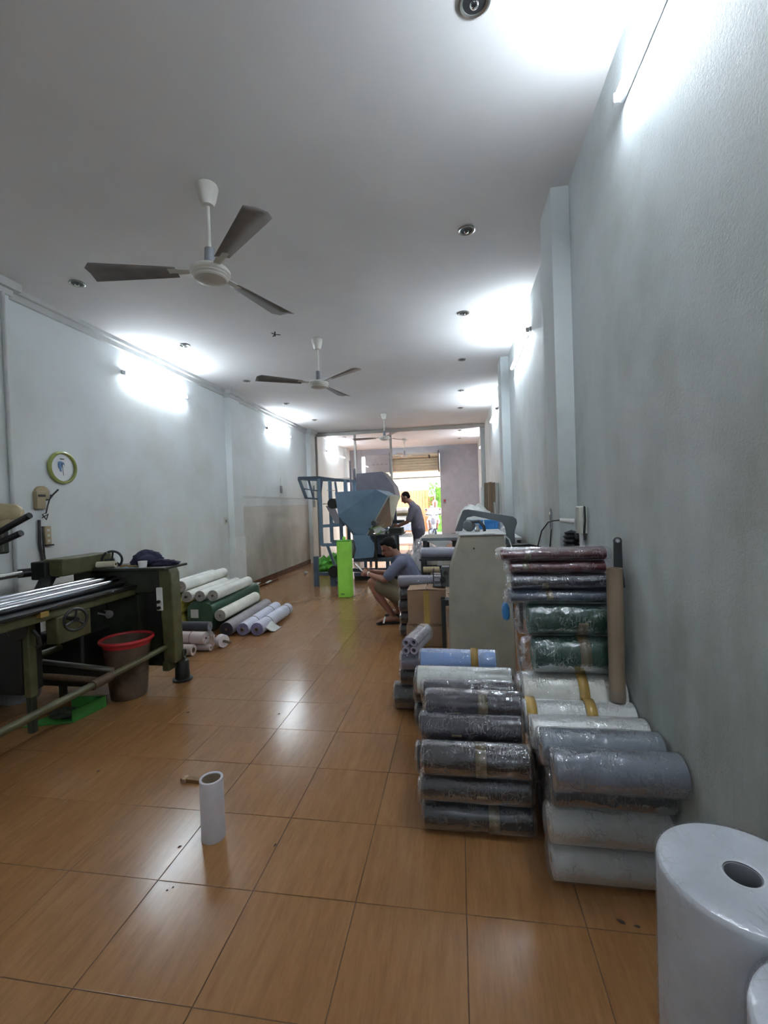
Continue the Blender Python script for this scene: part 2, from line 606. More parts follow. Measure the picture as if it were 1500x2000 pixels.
def tile_mesh(w, d):
    g, b, z = 0.0014, 0.0010, 0.0
    x0, x1, y0, y1 = -w / 2 + g, w / 2 - g, -d / 2 + g, d / 2 - g
    vs = [(x0, y0, -0.004), (x1, y0, -0.004), (x1, y1, -0.004), (x0, y1, -0.004),
          (x0, y0, z - b), (x1, y0, z - b), (x1, y1, z - b), (x0, y1, z - b),
          (x0 + b, y0 + b, z), (x1 - b, y0 + b, z), (x1 - b, y1 - b, z), (x0 + b, y1 - b, z)]
    fs = [(0, 1, 5, 4), (1, 2, 6, 5), (2, 3, 7, 6), (3, 0, 4, 7), (4, 5, 9, 8), (5, 6, 10, 9), (6, 7, 11, 10), (7, 4, 8, 11), (8, 9, 10, 11)]
    return vs, fs

cols = []
i = -7
while True:
    a = T0X + i * TS
    b = a + TS
    a2, b2 = max(a, XL), min(b, XR)
    if a2 >= XR:
        break
    if b2 - a2 > 0.02:
        cols.append((a2, b2))
    i += 1
tmesh = {}
rng = random.Random(3)
for j in range(-1, 15):
    for (a, b) in cols:
        w = round(b - a, 3)
        if w not in tmesh:
            vs, fs = tile_mesh(w, TS)
            me = bpy.data.meshes.new('tile')
            me.from_pydata(vs, [], fs)
            me.materials.append(M['tile'])
            tmesh[w] = me
        o = bpy.data.objects.new('tile', tmesh[w])
        C.objects.link(o)
        o.parent = fl
        o.location = V(((a + b) / 2, T0Y + (j + 0.5) * TS, 0)) - WL[fl]
        o.rotation_euler = (rng.uniform(-1, 1) * 0.0016, rng.uniform(-1, 1) * 0.0016, 0)
mb = MB()
js = [j for j in range(-14, 38) if not (-1 <= j < 15)]
for j in js:
    y0, y1 = T0Y + j * TS, T0Y + (j + 1) * TS
    y0, y1 = max(y0, YB), min(y1, YF + 0.3)
    if y1 - y0 < 0.02:
        continue
    for (a, b) in cols:
        vs, fs = tile_mesh(b - a, y1 - y0)
        mb.add(vs, fs, 0, Matrix.Translation(((a + b) / 2, (y0 + y1) / 2, 0)))
far = mb.build('distant_tile_field', M['tile'], fl, smooth=False)
far['kind'] = 'stuff'

struct('ceiling', MB().box(XL - 0.1, XR + 0.1, YB, 11.85, H, H + 0.1), M['ceiling'], smooth=False)
struct('ceiling_front', MB().box(XL - 0.1, XR + 0.1, 11.85, YF + 0.3, H, H + 0.1), M['ceil_front'], smooth=False)
struct('wall_left', MB().box(XL - 0.15, XL, YB, YF + 0.3, 0, H + 0.1), M['wall'], smooth=False)
struct('wall_right', MB().box(XR, XR + 0.15, YB, YF + 0.3, 0, H + 0.1), M['wall_rough'], smooth=False)
struct('wall_back', MB().box(XL, XR, YB - 0.15, YB, 0, H + 0.1), M['wall'], smooth=False)
# street front: grey wall on the right, lintel, short pier on the left
struct('wall_front', MB().box(-0.56, XR, 15.9, 16.2, 0, H).box(XL, -3.35, 15.9, 16.2, 0, H).box(-3.35, -0.56, 15.95, 16.2, 3.2, H), [M['front_wall']], smooth=False)
# pilasters
PD = 0.11
n = 0
for (side, y0, y1) in (('l', 2.85, 3.27), ('l', 7.0, 7.32), ('l', 11.1, 11.5), ('l', 15.0, 15.4), ('r', 3.05, 3.40), ('r', 6.45, 6.85), ('r', 12.0, 12.3)):
    n += 1
    mb = MB()
    if side == 'l':
        mb.box(XL, XL + PD, y0, y1, 0, H)
    else:
        mb.box(XR - PD, XR, y0, y1, 0, H)
    struct('trim_%d' % n, mb, M['wall'] if side == 'l' else M['wall_rough'], smooth=False)
# left cornice with a cap round each pilaster
n += 1
mb = MB()
def corn(x1, y0, y1):
    mb.box(XL, x1 + 0.02, y0, y1, H - 0.04, H)
    mb.box(XL, x1 - 0.018, y0, y1, H - 0.095, H - 0.04)
corn(XL + 0.05, YB, 11.8)
for y0, y1 in ((2.85, 3.27), (7.0, 7.32), (11.1, 11.5)):
    mb.box(XL, XL + PD + 0.06, y0 - 0.07, y1 + 0.07, H - 0.07, H)
    mb.box(XL, XL + PD + 0.02, y0 - 0.025, y1 + 0.025, H - 0.12, H - 0.07)
struct('trim_%d' % n, mb, M['cornice'], smooth=False)
n += 1
struct('trim_%d' % n, MB().box(XL, XL + 0.012, 7.34, 11.08, 1.66, 1.69).box(XL, XL + 0.008, 7.6, 11.08, 1.49, 1.505), M['cornice'], smooth=False)
n += 1
struct('trim_%d' % n, MB().box(XL, XL + PD + 0.012, 6.985, 7.335, 0, 0.98), M['white_guard'], smooth=False)
n += 1
struct('trim_%d' % n, MB().box(XL, XL + 0.005, 7.33, 11.09, 0.10, 1.49), M['dado'], smooth=False)
# brown skirting pieces, left
bs = struct('baseboard_left', MB().box(XL, XL + 0.006, 3.3, 11.1, 0.0, 0.105), M['grout'], smooth=False)
y = 7.34
while y < 11.08:
    y1 = min(y + 0.4, 11.09)
    MB().box(XL + 0.004, XL + 0.016, y + 0.002, y1 - 0.002, 0.002, 0.108).build('skirting_tile', M['skirt'], bs, smooth=False)
    y = y1
y = 3.3
while y < 6.95:
    y1 = min(y + 0.4, 6.98)
    MB().box(XL + 0.004, XL + 0.016, y + 0.002, y1 - 0.002, 0.002, 0.108).build('skirting_tile', M['skirt'], bs, smooth=False)
    y = y1

# ------------------------------------------------------------------ partition frame with glass
pt = thing('partition_frame', 'aluminium and glass partition frame across the room, tall posts under the ceiling', 'partition', (-1.5, 11.85, 0))
MB().box(XL + 0.01, XR - 0.01, 11.80, 11.90, 3.345, 3.43).build('top_rail', M['alu'], pt, bevel=0.004)
for x in (-3.74, -2.66, -1.69):
    MB().box(x - 0.028, x + 0.028, 11.82, 11.88, 0, 3.35).build('post', M['alu'], pt, bevel=0.004)
MB().box(-3.72, -1.70, 11.83, 11.87, 2.155, 2.20).build('middle_rail', M['alu'], pt, bevel=0.003)
for a, b in ((-3.712, -2.688), (-2.632, -1.718)):
    MB().box(a, b, 11.847, 11.853, 2.20, 3.345).build('glass_pane', M['glass'], pt, smooth=False)
    MB().box(a, b, 11.847, 11.853, 0.06, 2.155).build('glass_pane', M['glass'], pt, smooth=False)

# ------------------------------------------------------------------ street front: shutter, sign board, awning, street
sh = thing('roller_shutter', 'beige roller shutter rolled up above the street opening', 'shutter', (-1.4, 15.8, 2.55))
zs = 2.56
while zs < 3.1:
    MB().prism([(15.74, zs), (15.70, zs + 0.03), (15.70, zs + 0.06), (15.74, zs + 0.088), (15.78, zs + 0.088), (15.78, zs)], -2.25, -0.60, 'yz').build('slat', M['shutter'], sh)
    zs += 0.092
MB().cyl((-2.25, 15.62, 3.10), (-0.60, 15.62, 3.10), 0.07, n=20).build('shutter_barrel', M['shutter'], sh)
MB().box(-2.28, -2.25, 15.5, 15.955, 2.5, 3.24).build('bracket', M['dark_hopper'], sh)
MB().box(-0.60, -0.57, 15.5, 15.955, 2.5, 3.24).build('bracket', M['dark_hopper'], sh)
MB().cyl((-0.9, 15.5, 3.08), (-0.9, 15.58, 3.0), 0.03, n=12).build('shutter_motor', M['steel'], sh)
sb = MB().box(-3.22, -2.3, 15.90, 15.949, 2.58, 3.24).build('sign_board', M['sign'], bevel=0.01)
tag(sb, 'grey board hanging beside the roller shutter above the street opening', 'board')
for k in range(4):
    MB().box(-2.98 + k * 0.16, -2.98 + k * 0.16 + 0.10, 15.896, 15.901, 2.86, 2.90).build('faded_print', M['grey_plastic'], sb)

# street level outside
st = struct('street_ground', MB().box(-14, 12, 16.3, 40, -0.14, -0.03), M['street'], smooth=False)
gt = thing('ribbed_gate', 'orange ribbed metal gate across the street', 'gate', (-2.6, 23.0, 0))
MB().box(-5.2, -1.42, 23.03, 23.1, -0.03, 2.12).build('gate_sheet', M['orange_gate'], gt, smooth=False)
x = -5.15
while x < -1.45:
    MB().prism([(x, 23.03), (x + 0.02, 22.99), (x + 0.07, 22.99), (x + 0.09, 23.03)], -0.03, 2.1, 'xy').build('slat', M['orange_gate'], gt, smooth=False)
    x += 0.15
for x in range(9):
    MB().cyl((-5.0 + x * 0.42, 23.05, 2.1), (-5.0 + x * 0.42, 23.05, 2.4), 0.025, n=8).build('gate_spike', M['orange_gate'], gt)
MB().box(-5.2, -1.42, 23.02, 23.08, 2.36, 2.40).build('top_rail', M['orange_gate'], gt)
gw = MB().box(-1.05, 0.6, 22.7, 22.95, -0.03, 2.2).build('green_wall', M['leaf'], smooth=False)
tag(gw, 'pale green wall across the street beside the orange gate', 'wall')
sg = thing('street_signboard', 'narrow rust-red standing signboard in front of the green wall', 'sign', (-1.28, 22.6, -0.03))
MB().box(-1.42, -1.12, 22.58, 22.62, 0.1, 1.75).build('panel', M['brick_sign'], sg)
for x in (-1.42, -1.16):
    MB().box(x, x + 0.04, 22.6, 22.64, -0.03, 0.1).build('foot', M['steel'], sg)
mb = MB()
for k in range(3):
    mb.box(-1.34, -1.20, 22.565, 22.58, 1.25 - k * 0.28, 1.30 - k * 0.28).box(-1.34, -1.31, 22.565, 22.58, 1.15 - k * 0.28, 1.25 - k * 0.28).box(-1.23, -1.20, 22.565, 22.58, 1.15 - k * 0.28, 1.25 - k * 0.28)
mb.build('printed_marks', M['white_print'], sg)
# hanging vine
vn = thing('hanging_vine', 'leafy vine hanging over the green wall across the street', 'plant', (-1.1, 22.5, 1.2))
mb = MB()
lm = MB()
rg = random.Random(5)
for k in range(260):
    x = rg.gauss(-1.12, 0.2)
    z = rg.uniform(1.25, 2.42)
    y = rg.uniform(22.5, 22.68)
    a, t = rg.uniform(0, 6.28), rg.uniform(-0.6, 0.6)
    R = Matrix.Translation((x, y, z)) @ Matrix.Rotation(a, 4, 'Z') @ Matrix.Rotation(t, 4, 'X')
    s = rg.uniform(0.04, 0.09)
    lm.add([(0, 0, 0), (s * .5, s * .15, s * .5), (0, 0, s * 1.5), (-s * .5, s * .15, s * .5)], [(0, 1, 2, 3)], 0, R)
lf = lm.build('foliage', M['leaf'], vn, smooth=False)
lf['kind'] = 'stuff'
MB().tube([(-1.0, 22.8, 2.21), (-1.02, 22.68, 2.24), (-1.08, 22.66, 2.0), (-1.05, 22.67, 1.6), (-1.15, 22.66, 1.25)], 0.012, 6).build('stem', M['wood'], vn)
# awning over the pavement
aw = thing('street_awning', 'cream fabric awning sagging over the pavement outside', 'awning', (-1.5, 21.0, 2.6))
mb = MB()
NX, NY = 20, 12
vs, fs = [], []
for a in range(NX + 1):
    for b in range(NY + 1):
        x = -7 + 10 * a / NX
        y = 17.4 + 5.0 * b / NY
        z = 2.95 - 0.075 * (y - 17.4) - 0.10 * abs(math.sin(a * PI / 4)) * math.sin(PI * b / NY)
        vs.append((x, y, z))
for a in range(NX):
    for b in range(NY):
        q = a * (NY + 1) + b
        fs.append((q, q + NY + 1, q + NY + 2, q + 1))
mb.add(vs, fs)
a_ = mb.build('fabric', M['awning'], aw)
a_.modifiers.new('thick', 'SOLIDIFY').thickness = 0.01
MB().prism([(17.38, 2.98), (17.40, 2.98), (17.42, 2.72), (17.40, 2.72)], -7, 3, 'yz').build('valance', M['awning'], aw)
MB().cyl((-7, 17.0, 2.36), (3, 17.0, 2.46), 0.022, n=8).build('cross_bar', M['steel'], aw)
MB().beam((-2.5, 17.0, 2.40), (-3.2, 17.9, 2.75), 0.03).build('strut', M['steel'], aw)
for x in (-6.9, 2.9):
    MB().cyl((x, 17.2, -0.03), (x, 17.2, 2.95), 0.03, n=10).build('post', M['steel'], aw)
    MB().beam((x, 17.0, 2.4), (x, 17.25, 2.4), 0.03).build('strut', M['steel'], aw)
bw = MB().box(-14, 12, 26, 26.3, -0.03, 6.0).build('facade', M['cream'], smooth=False)
tag(bw, 'pale cream building facade behind the orange gate', 'building')

# ------------------------------------------------------------------ bodies: capsules fused by voxel remesh
def flesh(parts, name, mat, parent, voxel=0.009, smooth=4):
    mb = MB()
    for p in parts:
        if p[0] == 'c':
            a, b, r1, r2 = V(p[1]), V(p[2]), p[3], p[4]
            ax = (b - a)
            L = ax.length
            ax.normalize()
            pr = []
            for t in (-90, -60, -30, 0):
                pr.append((r1 * math.cos(math.radians(t)), r1 * math.sin(math.radians(t))))
            for t in (0, 30, 60, 90):
                pr.append((r2 * math.cos(math.radians(t)), L + r2 * math.sin(math.radians(t))))
            mb.lathe(pr, a, ax, 14, caps=True)
        else:
            mb.blob(p[1], p[2], 0, n=18, m=12)
            if len(p) > 3:
                R = Matrix.Translation(V(p[1])) @ p[3].to_4x4() @ Matrix.Translation(-V(p[1]))
                nv = 18 * 13
                mb.v[-nv:] = [R @ q for q in mb.v[-nv:]]
    o = mb.build(name, mat, parent)
    md = o.modifiers.new('fuse', 'REMESH')
    md.mode = 'VOXEL'
    md.voxel_size = voxel
    md.use_smooth_shade = True
    sm = o.modifiers.new('smooth', 'SMOOTH')
    sm.iterations = smooth
    sm.factor = 0.5
    bpy.context.view_layer.update()
    dg = bpy.context.evaluated_depsgraph_get()
    me = bpy.data.meshes.new_from_object(o.evaluated_get(dg))
    o.modifiers.clear()
    old = o.data
    o.data = me
    if not me.materials:
        me.materials.append(mat)
    bpy.data.meshes.remove(old)
    me.polygons.foreach_set('use_smooth', [True] * len(me.polygons))
    return o

def hand(w, d, side, curl=0.6, s=1.0):
    """capsules for a palm, four curled fingers and a thumb; w wrist, d forward direction, side = thumb side"""
    w, d, side = V(w), V(d).normalized(), V(side).normalized()
    dn = d.cross(side).normalized()
    if dn.z > 0:
        dn = -dn
    out = [('c', w, w + d * 0.055 * s, 0.026 * s, 0.032 * s)]
    for k, L in enumerate((0.036, 0.041, 0.038, 0.030)):
        b = w + d * 0.085 * s + side * (0.027 - 0.018 * k) * s
        m_ = b + (d * math.cos(curl * .5) + dn * math.sin(curl * .5)) * L * s
        e = m_ + (d * math.cos(curl * 1.6) + dn * math.sin(curl * 1.6)) * L * 0.9 * s
        out += [('c', w + d * 0.05 * s + side * (0.02 - 0.013 * k) * s, b, 0.012 * s, 0.0095 * s), ('c', b, m_, 0.0095 * s, 0.0085 * s), ('c', m_, e, 0.0085 * s, 0.0075 * s)]
    t0 = w + d * 0.03 * s + side * 0.022 * s
    t1 = t0 + (d * 0.6 + side * 0.8).normalized() * 0.035 * s
    t2 = t1 + (d * 0.95 + dn * 0.3).normalized() * 0.03 * s
    out += [('c', t0, t1, 0.013 * s, 0.011 * s), ('c', t1, t2, 0.011 * s, 0.0085 * s)]
    return out

def head(c, fwd, s=1.0):
    """skull, jaw, nose, ears, brows, lips around centre c looking along fwd"""
    c, f = V(c), V(fwd).normalized()
    side = f.cross(V((0, 0, 1))).normalized()
    up = side.cross(f).normalized()
    R = Matrix((side, f, up)).transposed()
    P = lambda x, y, z: c + (side * x + f * y + up * z) * s
    out = [('e', P(0, -0.012, 0.03), (0.075 * s, 0.094 * s, 0.088 * s), R),
           ('e', P(0, 0.025, -0.045), (0.056 * s, 0.062 * s, 0.068 * s), R),
           ('e', P(0, 0.066, -0.088), (0.024 * s, 0.022 * s, 0.018 * s), R),
           ('c', P(0, 0.088, 0.0), P(0, 0.106, -0.034), 0.009 * s, 0.014 * s),
           ('c', P(-0.04, 0.078, 0.022), P(0.04, 0.078, 0.022), 0.011 * s, 0.011 * s),
           ('c', P(-0.02, 0.088, -0.062), P(0.02, 0.088, -0.062), 0.008 * s, 0.008 * s),
           ('e', P(0.078, -0.005, -0.01), (0.010 * s, 0.02 * s, 0.032 * s), R),
           ('e', P(-0.078, -0.005, -0.01), (0.010 * s, 0.02 * s, 0.032 * s), R)]
    return out, P, R

def eyes(P, R, s, parent, mats):
    mb = MB()
    for sx in (-1, 1):
        mb.blob(P(0.031 * sx, 0.079, 0.005), (0.010 * s, 0.007 * s, 0.0055 * s), 0, n=12, m=8)
    mb.build('eyes', mats, parent)

# ---- crouching man with phone
m1 = thing('person', 'person crouching on the floor in slate-blue T-shirt and khaki shorts, looking at a phone', 'person', (-0.9, 5.5, 0))
Y0 = 5.50
An, Kn, Hn = V((-0.82, Y0 - 0.10, 0.10)), V((-1.06, Y0 - 0.12, 0.50)), V((-0.62, Y0 - 0.09, 0.27))
Af, Kf, Hf = V((-0.78, Y0 + 0.20, 0.10)), V((-0.99, Y0 + 0.26, 0.49)), V((-0.60, Y0 + 0.12, 0.27))
Sn, En, Wn = V((-0.70, Y0 - 0.17, 0.74)), V((-0.88, Y0 - 0.24, 0.55)), V((-1.10, Y0 - 0.08, 0.60))
Sf, Ef, Wf = V((-0.70, Y0 + 0.20, 0.74)), V((-0.90, Y0 + 0.24, 0.56)), V((-1.10, Y0 + 0.07, 0.61))
hd, P1, R1 = head((-0.855, Y0 - 0.01, 0.915), (-0.86, -0.28, -0.52))
body = hd + [('c', V((-0.745, Y0, 0.80)), V((-0.81, Y0, 0.88)), 0.058, 0.055),
             ('c', V((-0.60, Y0 + .01, 0.30)), V((-0.58, Y0 + .01, 0.50)), 0.13, 0.125), ('c', V((-0.58, Y0 + .01, 0.50)), V((-0.68, Y0, 0.70)), 0.125, 0.13),
             ('c', Sn, Sf, 0.06, 0.06), ('c', Sn, En, 0.05, 0.042), ('c', En, Wn, 0.04, 0.026), ('c', Sf, Ef, 0.05, 0.042), ('c', Ef, Wf, 0.04, 0.026),
             ('c', Hn, Kn, 0.085, 0.058), ('c', Kn, V((-0.98, Y0 - 0.115, 0.33)), 0.054, 0.055), ('c', V((-0.98, Y0 - 0.115, 0.33)), An, 0.055, 0.034),
             ('c', Hf, Kf, 0.085, 0.058), ('c', Kf, V((-0.92, Y0 + .235, 0.33)), 0.054, 0.055), ('c', V((-0.92, Y0 + .235, 0.33)), Af, 0.055, 0.034)]
for A, dy in ((An, -0.03), (Af, 0.03)):
    body += [('c', A + V((0.04, 0, -0.045)), A + V((-0.06, dy, -0.045)), 0.032, 0.035), ('c', A + V((-0.06, dy, -0.045)), A + V((-0.16, dy * 2, -0.063)), 0.034, 0.019)]
    for t in range(5):
        q = A + V((-0.155 + abs(t - 1) * 0.006, dy * 2 - 0.03 + 0.015 * t, -0.066))
        body += [('c', q, q + V((-0.028, 0, -0.004)), 0.010, 0.008)]
body += hand(Wn, (-1, 0.35, 0.05), (0, 0.3, 1), 0.9) + hand(Wf, (-1, -0.3, 0.0), (0, -0.3, 1), 0.9)
flesh(body, 'body', M['skin'], m1, 0.0075)
flesh([('c', V((-0.585, Y0 + .01, 0.30)), V((-0.575, Y0 + .01, 0.50)), 0.145, 0.14), ('c', V((-0.575, Y0 + .01, 0.50)), V((-0.675, Y0, 0.70)), 0.14, 0.138),
       ('c', Sn + V((0.01, 0.03, 0)), Sf + V((0.01, -0.03, 0)), 0.078, 0.078), ('c', Sn, Sn.lerp(En, 0.75), 0.068, 0.067), ('c', Sf, Sf.lerp(Ef, 0.75), 0.068, 0.067),
       ('c', V((-0.72, Y0, 0.76)), V((-0.755, Y0, 0.80)), 0.07, 0.064)], 't_shirt', M['tee'], m1, 0.009)
flesh([('c', Hn, Hn.lerp(Kn, 0.80), 0.105, 0.082), ('c', Hf, Hf.lerp(Kf, 0.80), 0.105, 0.082), ('c', Hn, Hf, 0.12, 0.12), ('c', V((-0.585, Y0, 0.24)), V((-0.58, Y0, 0.34)), 0.135, 0.14)], 'shorts', M['shorts'], m1, 0.009)
flesh([('e', P1(0, -0.026, 0.044), (0.080, 0.092, 0.084), R1), ('e', P1(0, -0.060, 0.000), (0.072, 0.050, 0.068), R1), ('e', P1(0, 0.040, 0.088), (0.058, 0.036, 0.030), R1),
       ('c', P1(0.079, -0.02, 0.03), P1(0.074, -0.03, 0.0), 0.014, 0.01), ('c', P1(-0.079, -0.02, 0.03), P1(-0.074, -0.03, 0.0), 0.014, 0.01)], 'hair', M['hair'], m1, 0.008)
eyes(P1, R1, 1, m1, M['hair'])
for A, dy in ((An, -0.03), (Af, 0.03)):
    sd = MB().prism([(A.x + 0.08, A.y - 0.035), (A.x + 0.085, A.y + 0.03), (A.x - 0.1, A.y + dy * 1.5 + 0.048), (A.x - 0.18, A.y + dy * 2 + 0.035), (A.x - 0.195, A.y + dy * 2 - 0.01), (A.x - 0.16, A.y + dy * 2 - 0.045), (A.x - 0.08, A.y + dy - 0.045)], 0.001, 0.018, 'xy').build('sandal', M['sole'], m1, bevel=0.004)
    sp = MB()
    sp.tube([(A.x - 0.10, A.y + dy * 1.5 - 0.046, 0.02), (A.x - 0.09, A.y + dy * 1.5 - 0.03, 0.07), (A.x - 0.085, A.y + dy * 1.5, 0.082), (A.x - 0.09, A.y + dy * 1.5 + 0.035, 0.065), (A.x - 0.10, A.y + dy * 1.5 + 0.05, 0.02)], 0.011, 8)
    sp.build('strap', M['white_cloth'], sd)
MB().torus(Wn + V((-0.005, 0.003, 0)), 0.028, 0.006, V((-1, 0.3, 0.1)), 18, 6).build('bracelet', M['white_cloth'], m1)
ph = MB().box(-1.245, -1.237, Y0 - 0.055, Y0 + 0.02, 0.60, 0.745, rot=Matrix.Rotation(-0.75, 3, 'Y')).build('phone', M['black'], bevel=0.003)
tag(ph, 'mobile phone held up in the hands of the crouching person', 'phone')
MB().box(-1.236, -1.2345, Y0 - 0.051, Y0 + 0.016, 0.606, 0.739, rot=Matrix.Rotation(-0.75, 3, 'Y')).build('screen', M['paper'], ph)

# ---- standing man at the machine
m2 = thing('person', 'person standing in grey shirt with head bowed, reaching towards the blue machine', 'person', (-0.84, 9.2, 0))
Y0 = 9.2
hd, P2, R2 = head((-1.045, Y0, 1.575), (-0.86, 0.0, -0.5))
n0 = V((-0.90, Y0, 1.43))
sN, eN, wN = V((-0.86, Y0 - 0.19, 1.355)), V((-0.99, Y0 - 0.23, 1.09)), V((-1.20, Y0 - 0.14, 0.99))
sF, eF, wF = V((-0.86, Y0 + 0.19, 1.355)), V((-1.0, Y0 + 0.22, 1.09)), V((-1.22, Y0 + 0.12, 1.0))
hN, kN, aN = V((-0.80, Y0 - 0.09, 0.86)), V((-0.83, Y0 - 0.11, 0.47)), V((-0.80, Y0 - 0.12, 0.07))
hF, kF, aF = V((-0.80, Y0 + 0.09, 0.86)), V((-0.86, Y0 + 0.12, 0.47)), V((-0.85, Y0 + 0.13, 0.07))
bd = hd + [('c', n0, V((-0.985, Y0, 1.51)), 0.06, 0.056), ('c', V((-0.81, Y0, 0.92)), V((-0.82, Y0, 1.08)), 0.125, 0.12), ('c', V((-0.82, Y0, 1.08)), V((-0.87, Y0, 1.30)), 0.12, 0.125),
           ('c', sN, sF, 0.065, 0.065), ('c', sN, eN, 0.052, 0.042), ('c', eN, wN, 0.041, 0.027), ('c', sF, eF, 0.052, 0.042), ('c', eF, wF, 0.041, 0.027),
           ('c', hN, kN, 0.088, 0.058), ('c', kN, aN, 0.055, 0.036), ('c', hF, kF, 0.088, 0.058), ('c', kF, aF, 0.055, 0.036)]
for A in (aN, aF):
    bd += [('c', A + V((0.04, 0, -0.03)), A + V((-0.15, 0, -0.045)), 0.035, 0.022)]
bd += hand(wN, (-1, 0.25, -0.1), (0, 0.4, 1), 0.7) + hand(wF, (-1, -0.2, -0.1), (0, -0.4, 1), 0.7)
flesh(bd, 'body', M['skin'], m2, 0.0085)
flesh([('c', V((-0.80, Y0, 0.88)), V((-0.815, Y0, 1.08)), 0.145, 0.138), ('c', V((-0.815, Y0, 1.08)), V((-0.865, Y0, 1.30)), 0.138, 0.138), ('c', sN + V((0, .03, 0)), sF - V((0, .03, 0)), 0.082, 0.082),
       ('c', sN, sN.lerp(eN, 0.8), 0.07, 0.064), ('c', sF, sF.lerp(eF, 0.8), 0.07, 0.064), ('c', V((-0.88, Y0, 1.38)), V((-0.92, Y0, 1.44)), 0.078, 0.07)], 'shirt', M['polo'], m2, 0.01)
flesh([('c', hN, kN, 0.108, 0.08), ('c', kN, aN + V((0, 0, 0.02)), 0.08, 0.062), ('c', hF, kF, 0.108, 0.08), ('c', kF, aF + V((0, 0, 0.02)), 0.08, 0.062), ('c', hN + V((0, 0, .03)), hF + V((0, 0, .03)), 0.112, 0.112)], 'trousers', M['trousers'], m2, 0.01)
flesh([('e', P2(0, -0.022, 0.040), (0.0785, 0.091, 0.081), R2), ('e', P2(0, -0.058, 0.000), (0.070, 0.048, 0.060), R2)], 'hair', M['hair'], m2, 0.009)
eyes(P2, R2, 1, m2, M['hair'])
for A in (aN, aF):
    MB().blob(A + V((-0.055, 0, -0.045)), (0.135, 0.048, 0.05), 0, flat=-0.024).build('shoe', M['sole'], m2)

# ---- rider outside
sct = thing('scooter', 'parked scooter on the bright pavement just outside the opening', 'scooter', (-0.95, 17.9, -0.03))
zg = -0.03
def wheel(x, y):
    t = MB().torus((x, y, zg + 0.25), 0.20, 0.045, V((1, 0.25, 0)), 28, 8).build('wheel', M['sole'], sct)
    MB().cyl(V((x, y, zg + 0.25)) - V((0.04, 0.01, 0)), V((x, y, zg + 0.25)) + V((0.04, 0.01, 0)), 0.10, n=16).build('hub', M['chrome_side'], t)
wheel(-0.88, 17.35)
wheel(-1.12, 18.50)
MB().tube([(-0.88, 17.35, zg + 0.27), (-0.91, 17.5, 0.6), (-0.93, 17.6, 0.95)], 0.03, 8).build('fork', M['chrome_side'], sct)
MB().tube([(-1.25, 17.66, 1.0), (-1.1, 17.58, 0.98), (-0.93, 17.56, 0.94), (-0.76, 17.50, 0.98), (-0.62, 17.56, 1.0)], 0.016, 8).build('handlebar', M['black'], sct)
MB().blob((-0.93, 17.52, 0.78), (0.13, 0.10, 0.2), 0.05).build('front_fairing', M['bike'], sct)
MB().blob((-0.91, 17.42, 0.88), (0.07, 0.04, 0.055), 0).build('headlight', M['white_enamel'], sct)
MB().blob((-0.98, 17.85, 0.3), (0.13, 0.35, 0.10), 0.03, power=0.7).build('footboard', M['bike'], sct)
MB().blob((-1.08, 18.3, 0.52), (0.14, 0.36, 0.17), 0.04, power=0.8).build('rear_body', M['bike'], sct)
MB().blob((-1.07, 18.22, 0.70), (0.13, 0.34, 0.06), 0.03, power=0.7).build('seat', M['black'], sct)
MB().tube([(-0.93, 17.9, 0.25), (-0.8, 17.95, zg + .005)], 0.012, 6).build('kickstand', M['steel'], sct)
for sx in (-1, 1):
    mr_ = MB().tube([(-0.93 + sx * 0.2, 17.55, 1.0), (-0.93 + sx * 0.26, 17.52, 1.16)], 0.006, 6).build('mirror', M['black'], sct)
    MB().blob((-0.93 + sx * 0.27, 17.51, 1.19), (0.06, 0.012, 0.04), 0, n=14, m=8).build('mirror_glass', M['chrome'], mr_)
m3 = thing('person', 'person in white hooded raincoat sitting on the scooter in the glare outside', 'person', (-0.9, 18.2, 0))
hd, P3, R3 = head((-0.87, 18.02, 1.40), (0.15, -1, -0.1), 1.0)
bb = hd + [('c', (-0.9, 18.12, 1.2), (-0.88, 18.05, 1.33), 0.06, 0.055), ('c', (-0.95, 18.2, 0.85), (-0.92, 18.14, 1.15), 0.13, 0.13),
           ('c', (-1.08, 18.13, 1.15), (-1.2, 17.95, 0.98), 0.05, 0.045), ('c', (-1.2, 17.95, 0.98), (-1.2, 17.72, 1.0), 0.04, 0.03),
           ('c', (-0.74, 18.1, 1.15), (-0.62, 17.92, 0.98), 0.05, 0.045), ('c', (-0.62, 17.92, 0.98), (-0.66, 17.66, 1.0), 0.04, 0.03),
           ('c', (-1.05, 18.15, 0.80), (-1.12, 17.8, 0.72), 0.085, 0.06), ('c', (-1.12, 17.8, 0.72), (-1.08, 17.85, 0.42), 0.055, 0.04),
           ('c', (-0.86, 18.12, 0.80), (-0.78, 17.75, 0.72), 0.085, 0.06), ('c', (-0.78, 17.75, 0.72), (-0.82, 17.82, 0.42), 0.055, 0.04)]
bb += hand((-1.2, 17.72, 1.0), (0.05, -1, 0), (1, 0, 0), 1.1) + hand((-0.66, 17.66, 1.0), (0, -1, 0), (-1, 0, 0), 1.1)
flesh(bb, 'body', M['skin'], m3, 0.012)
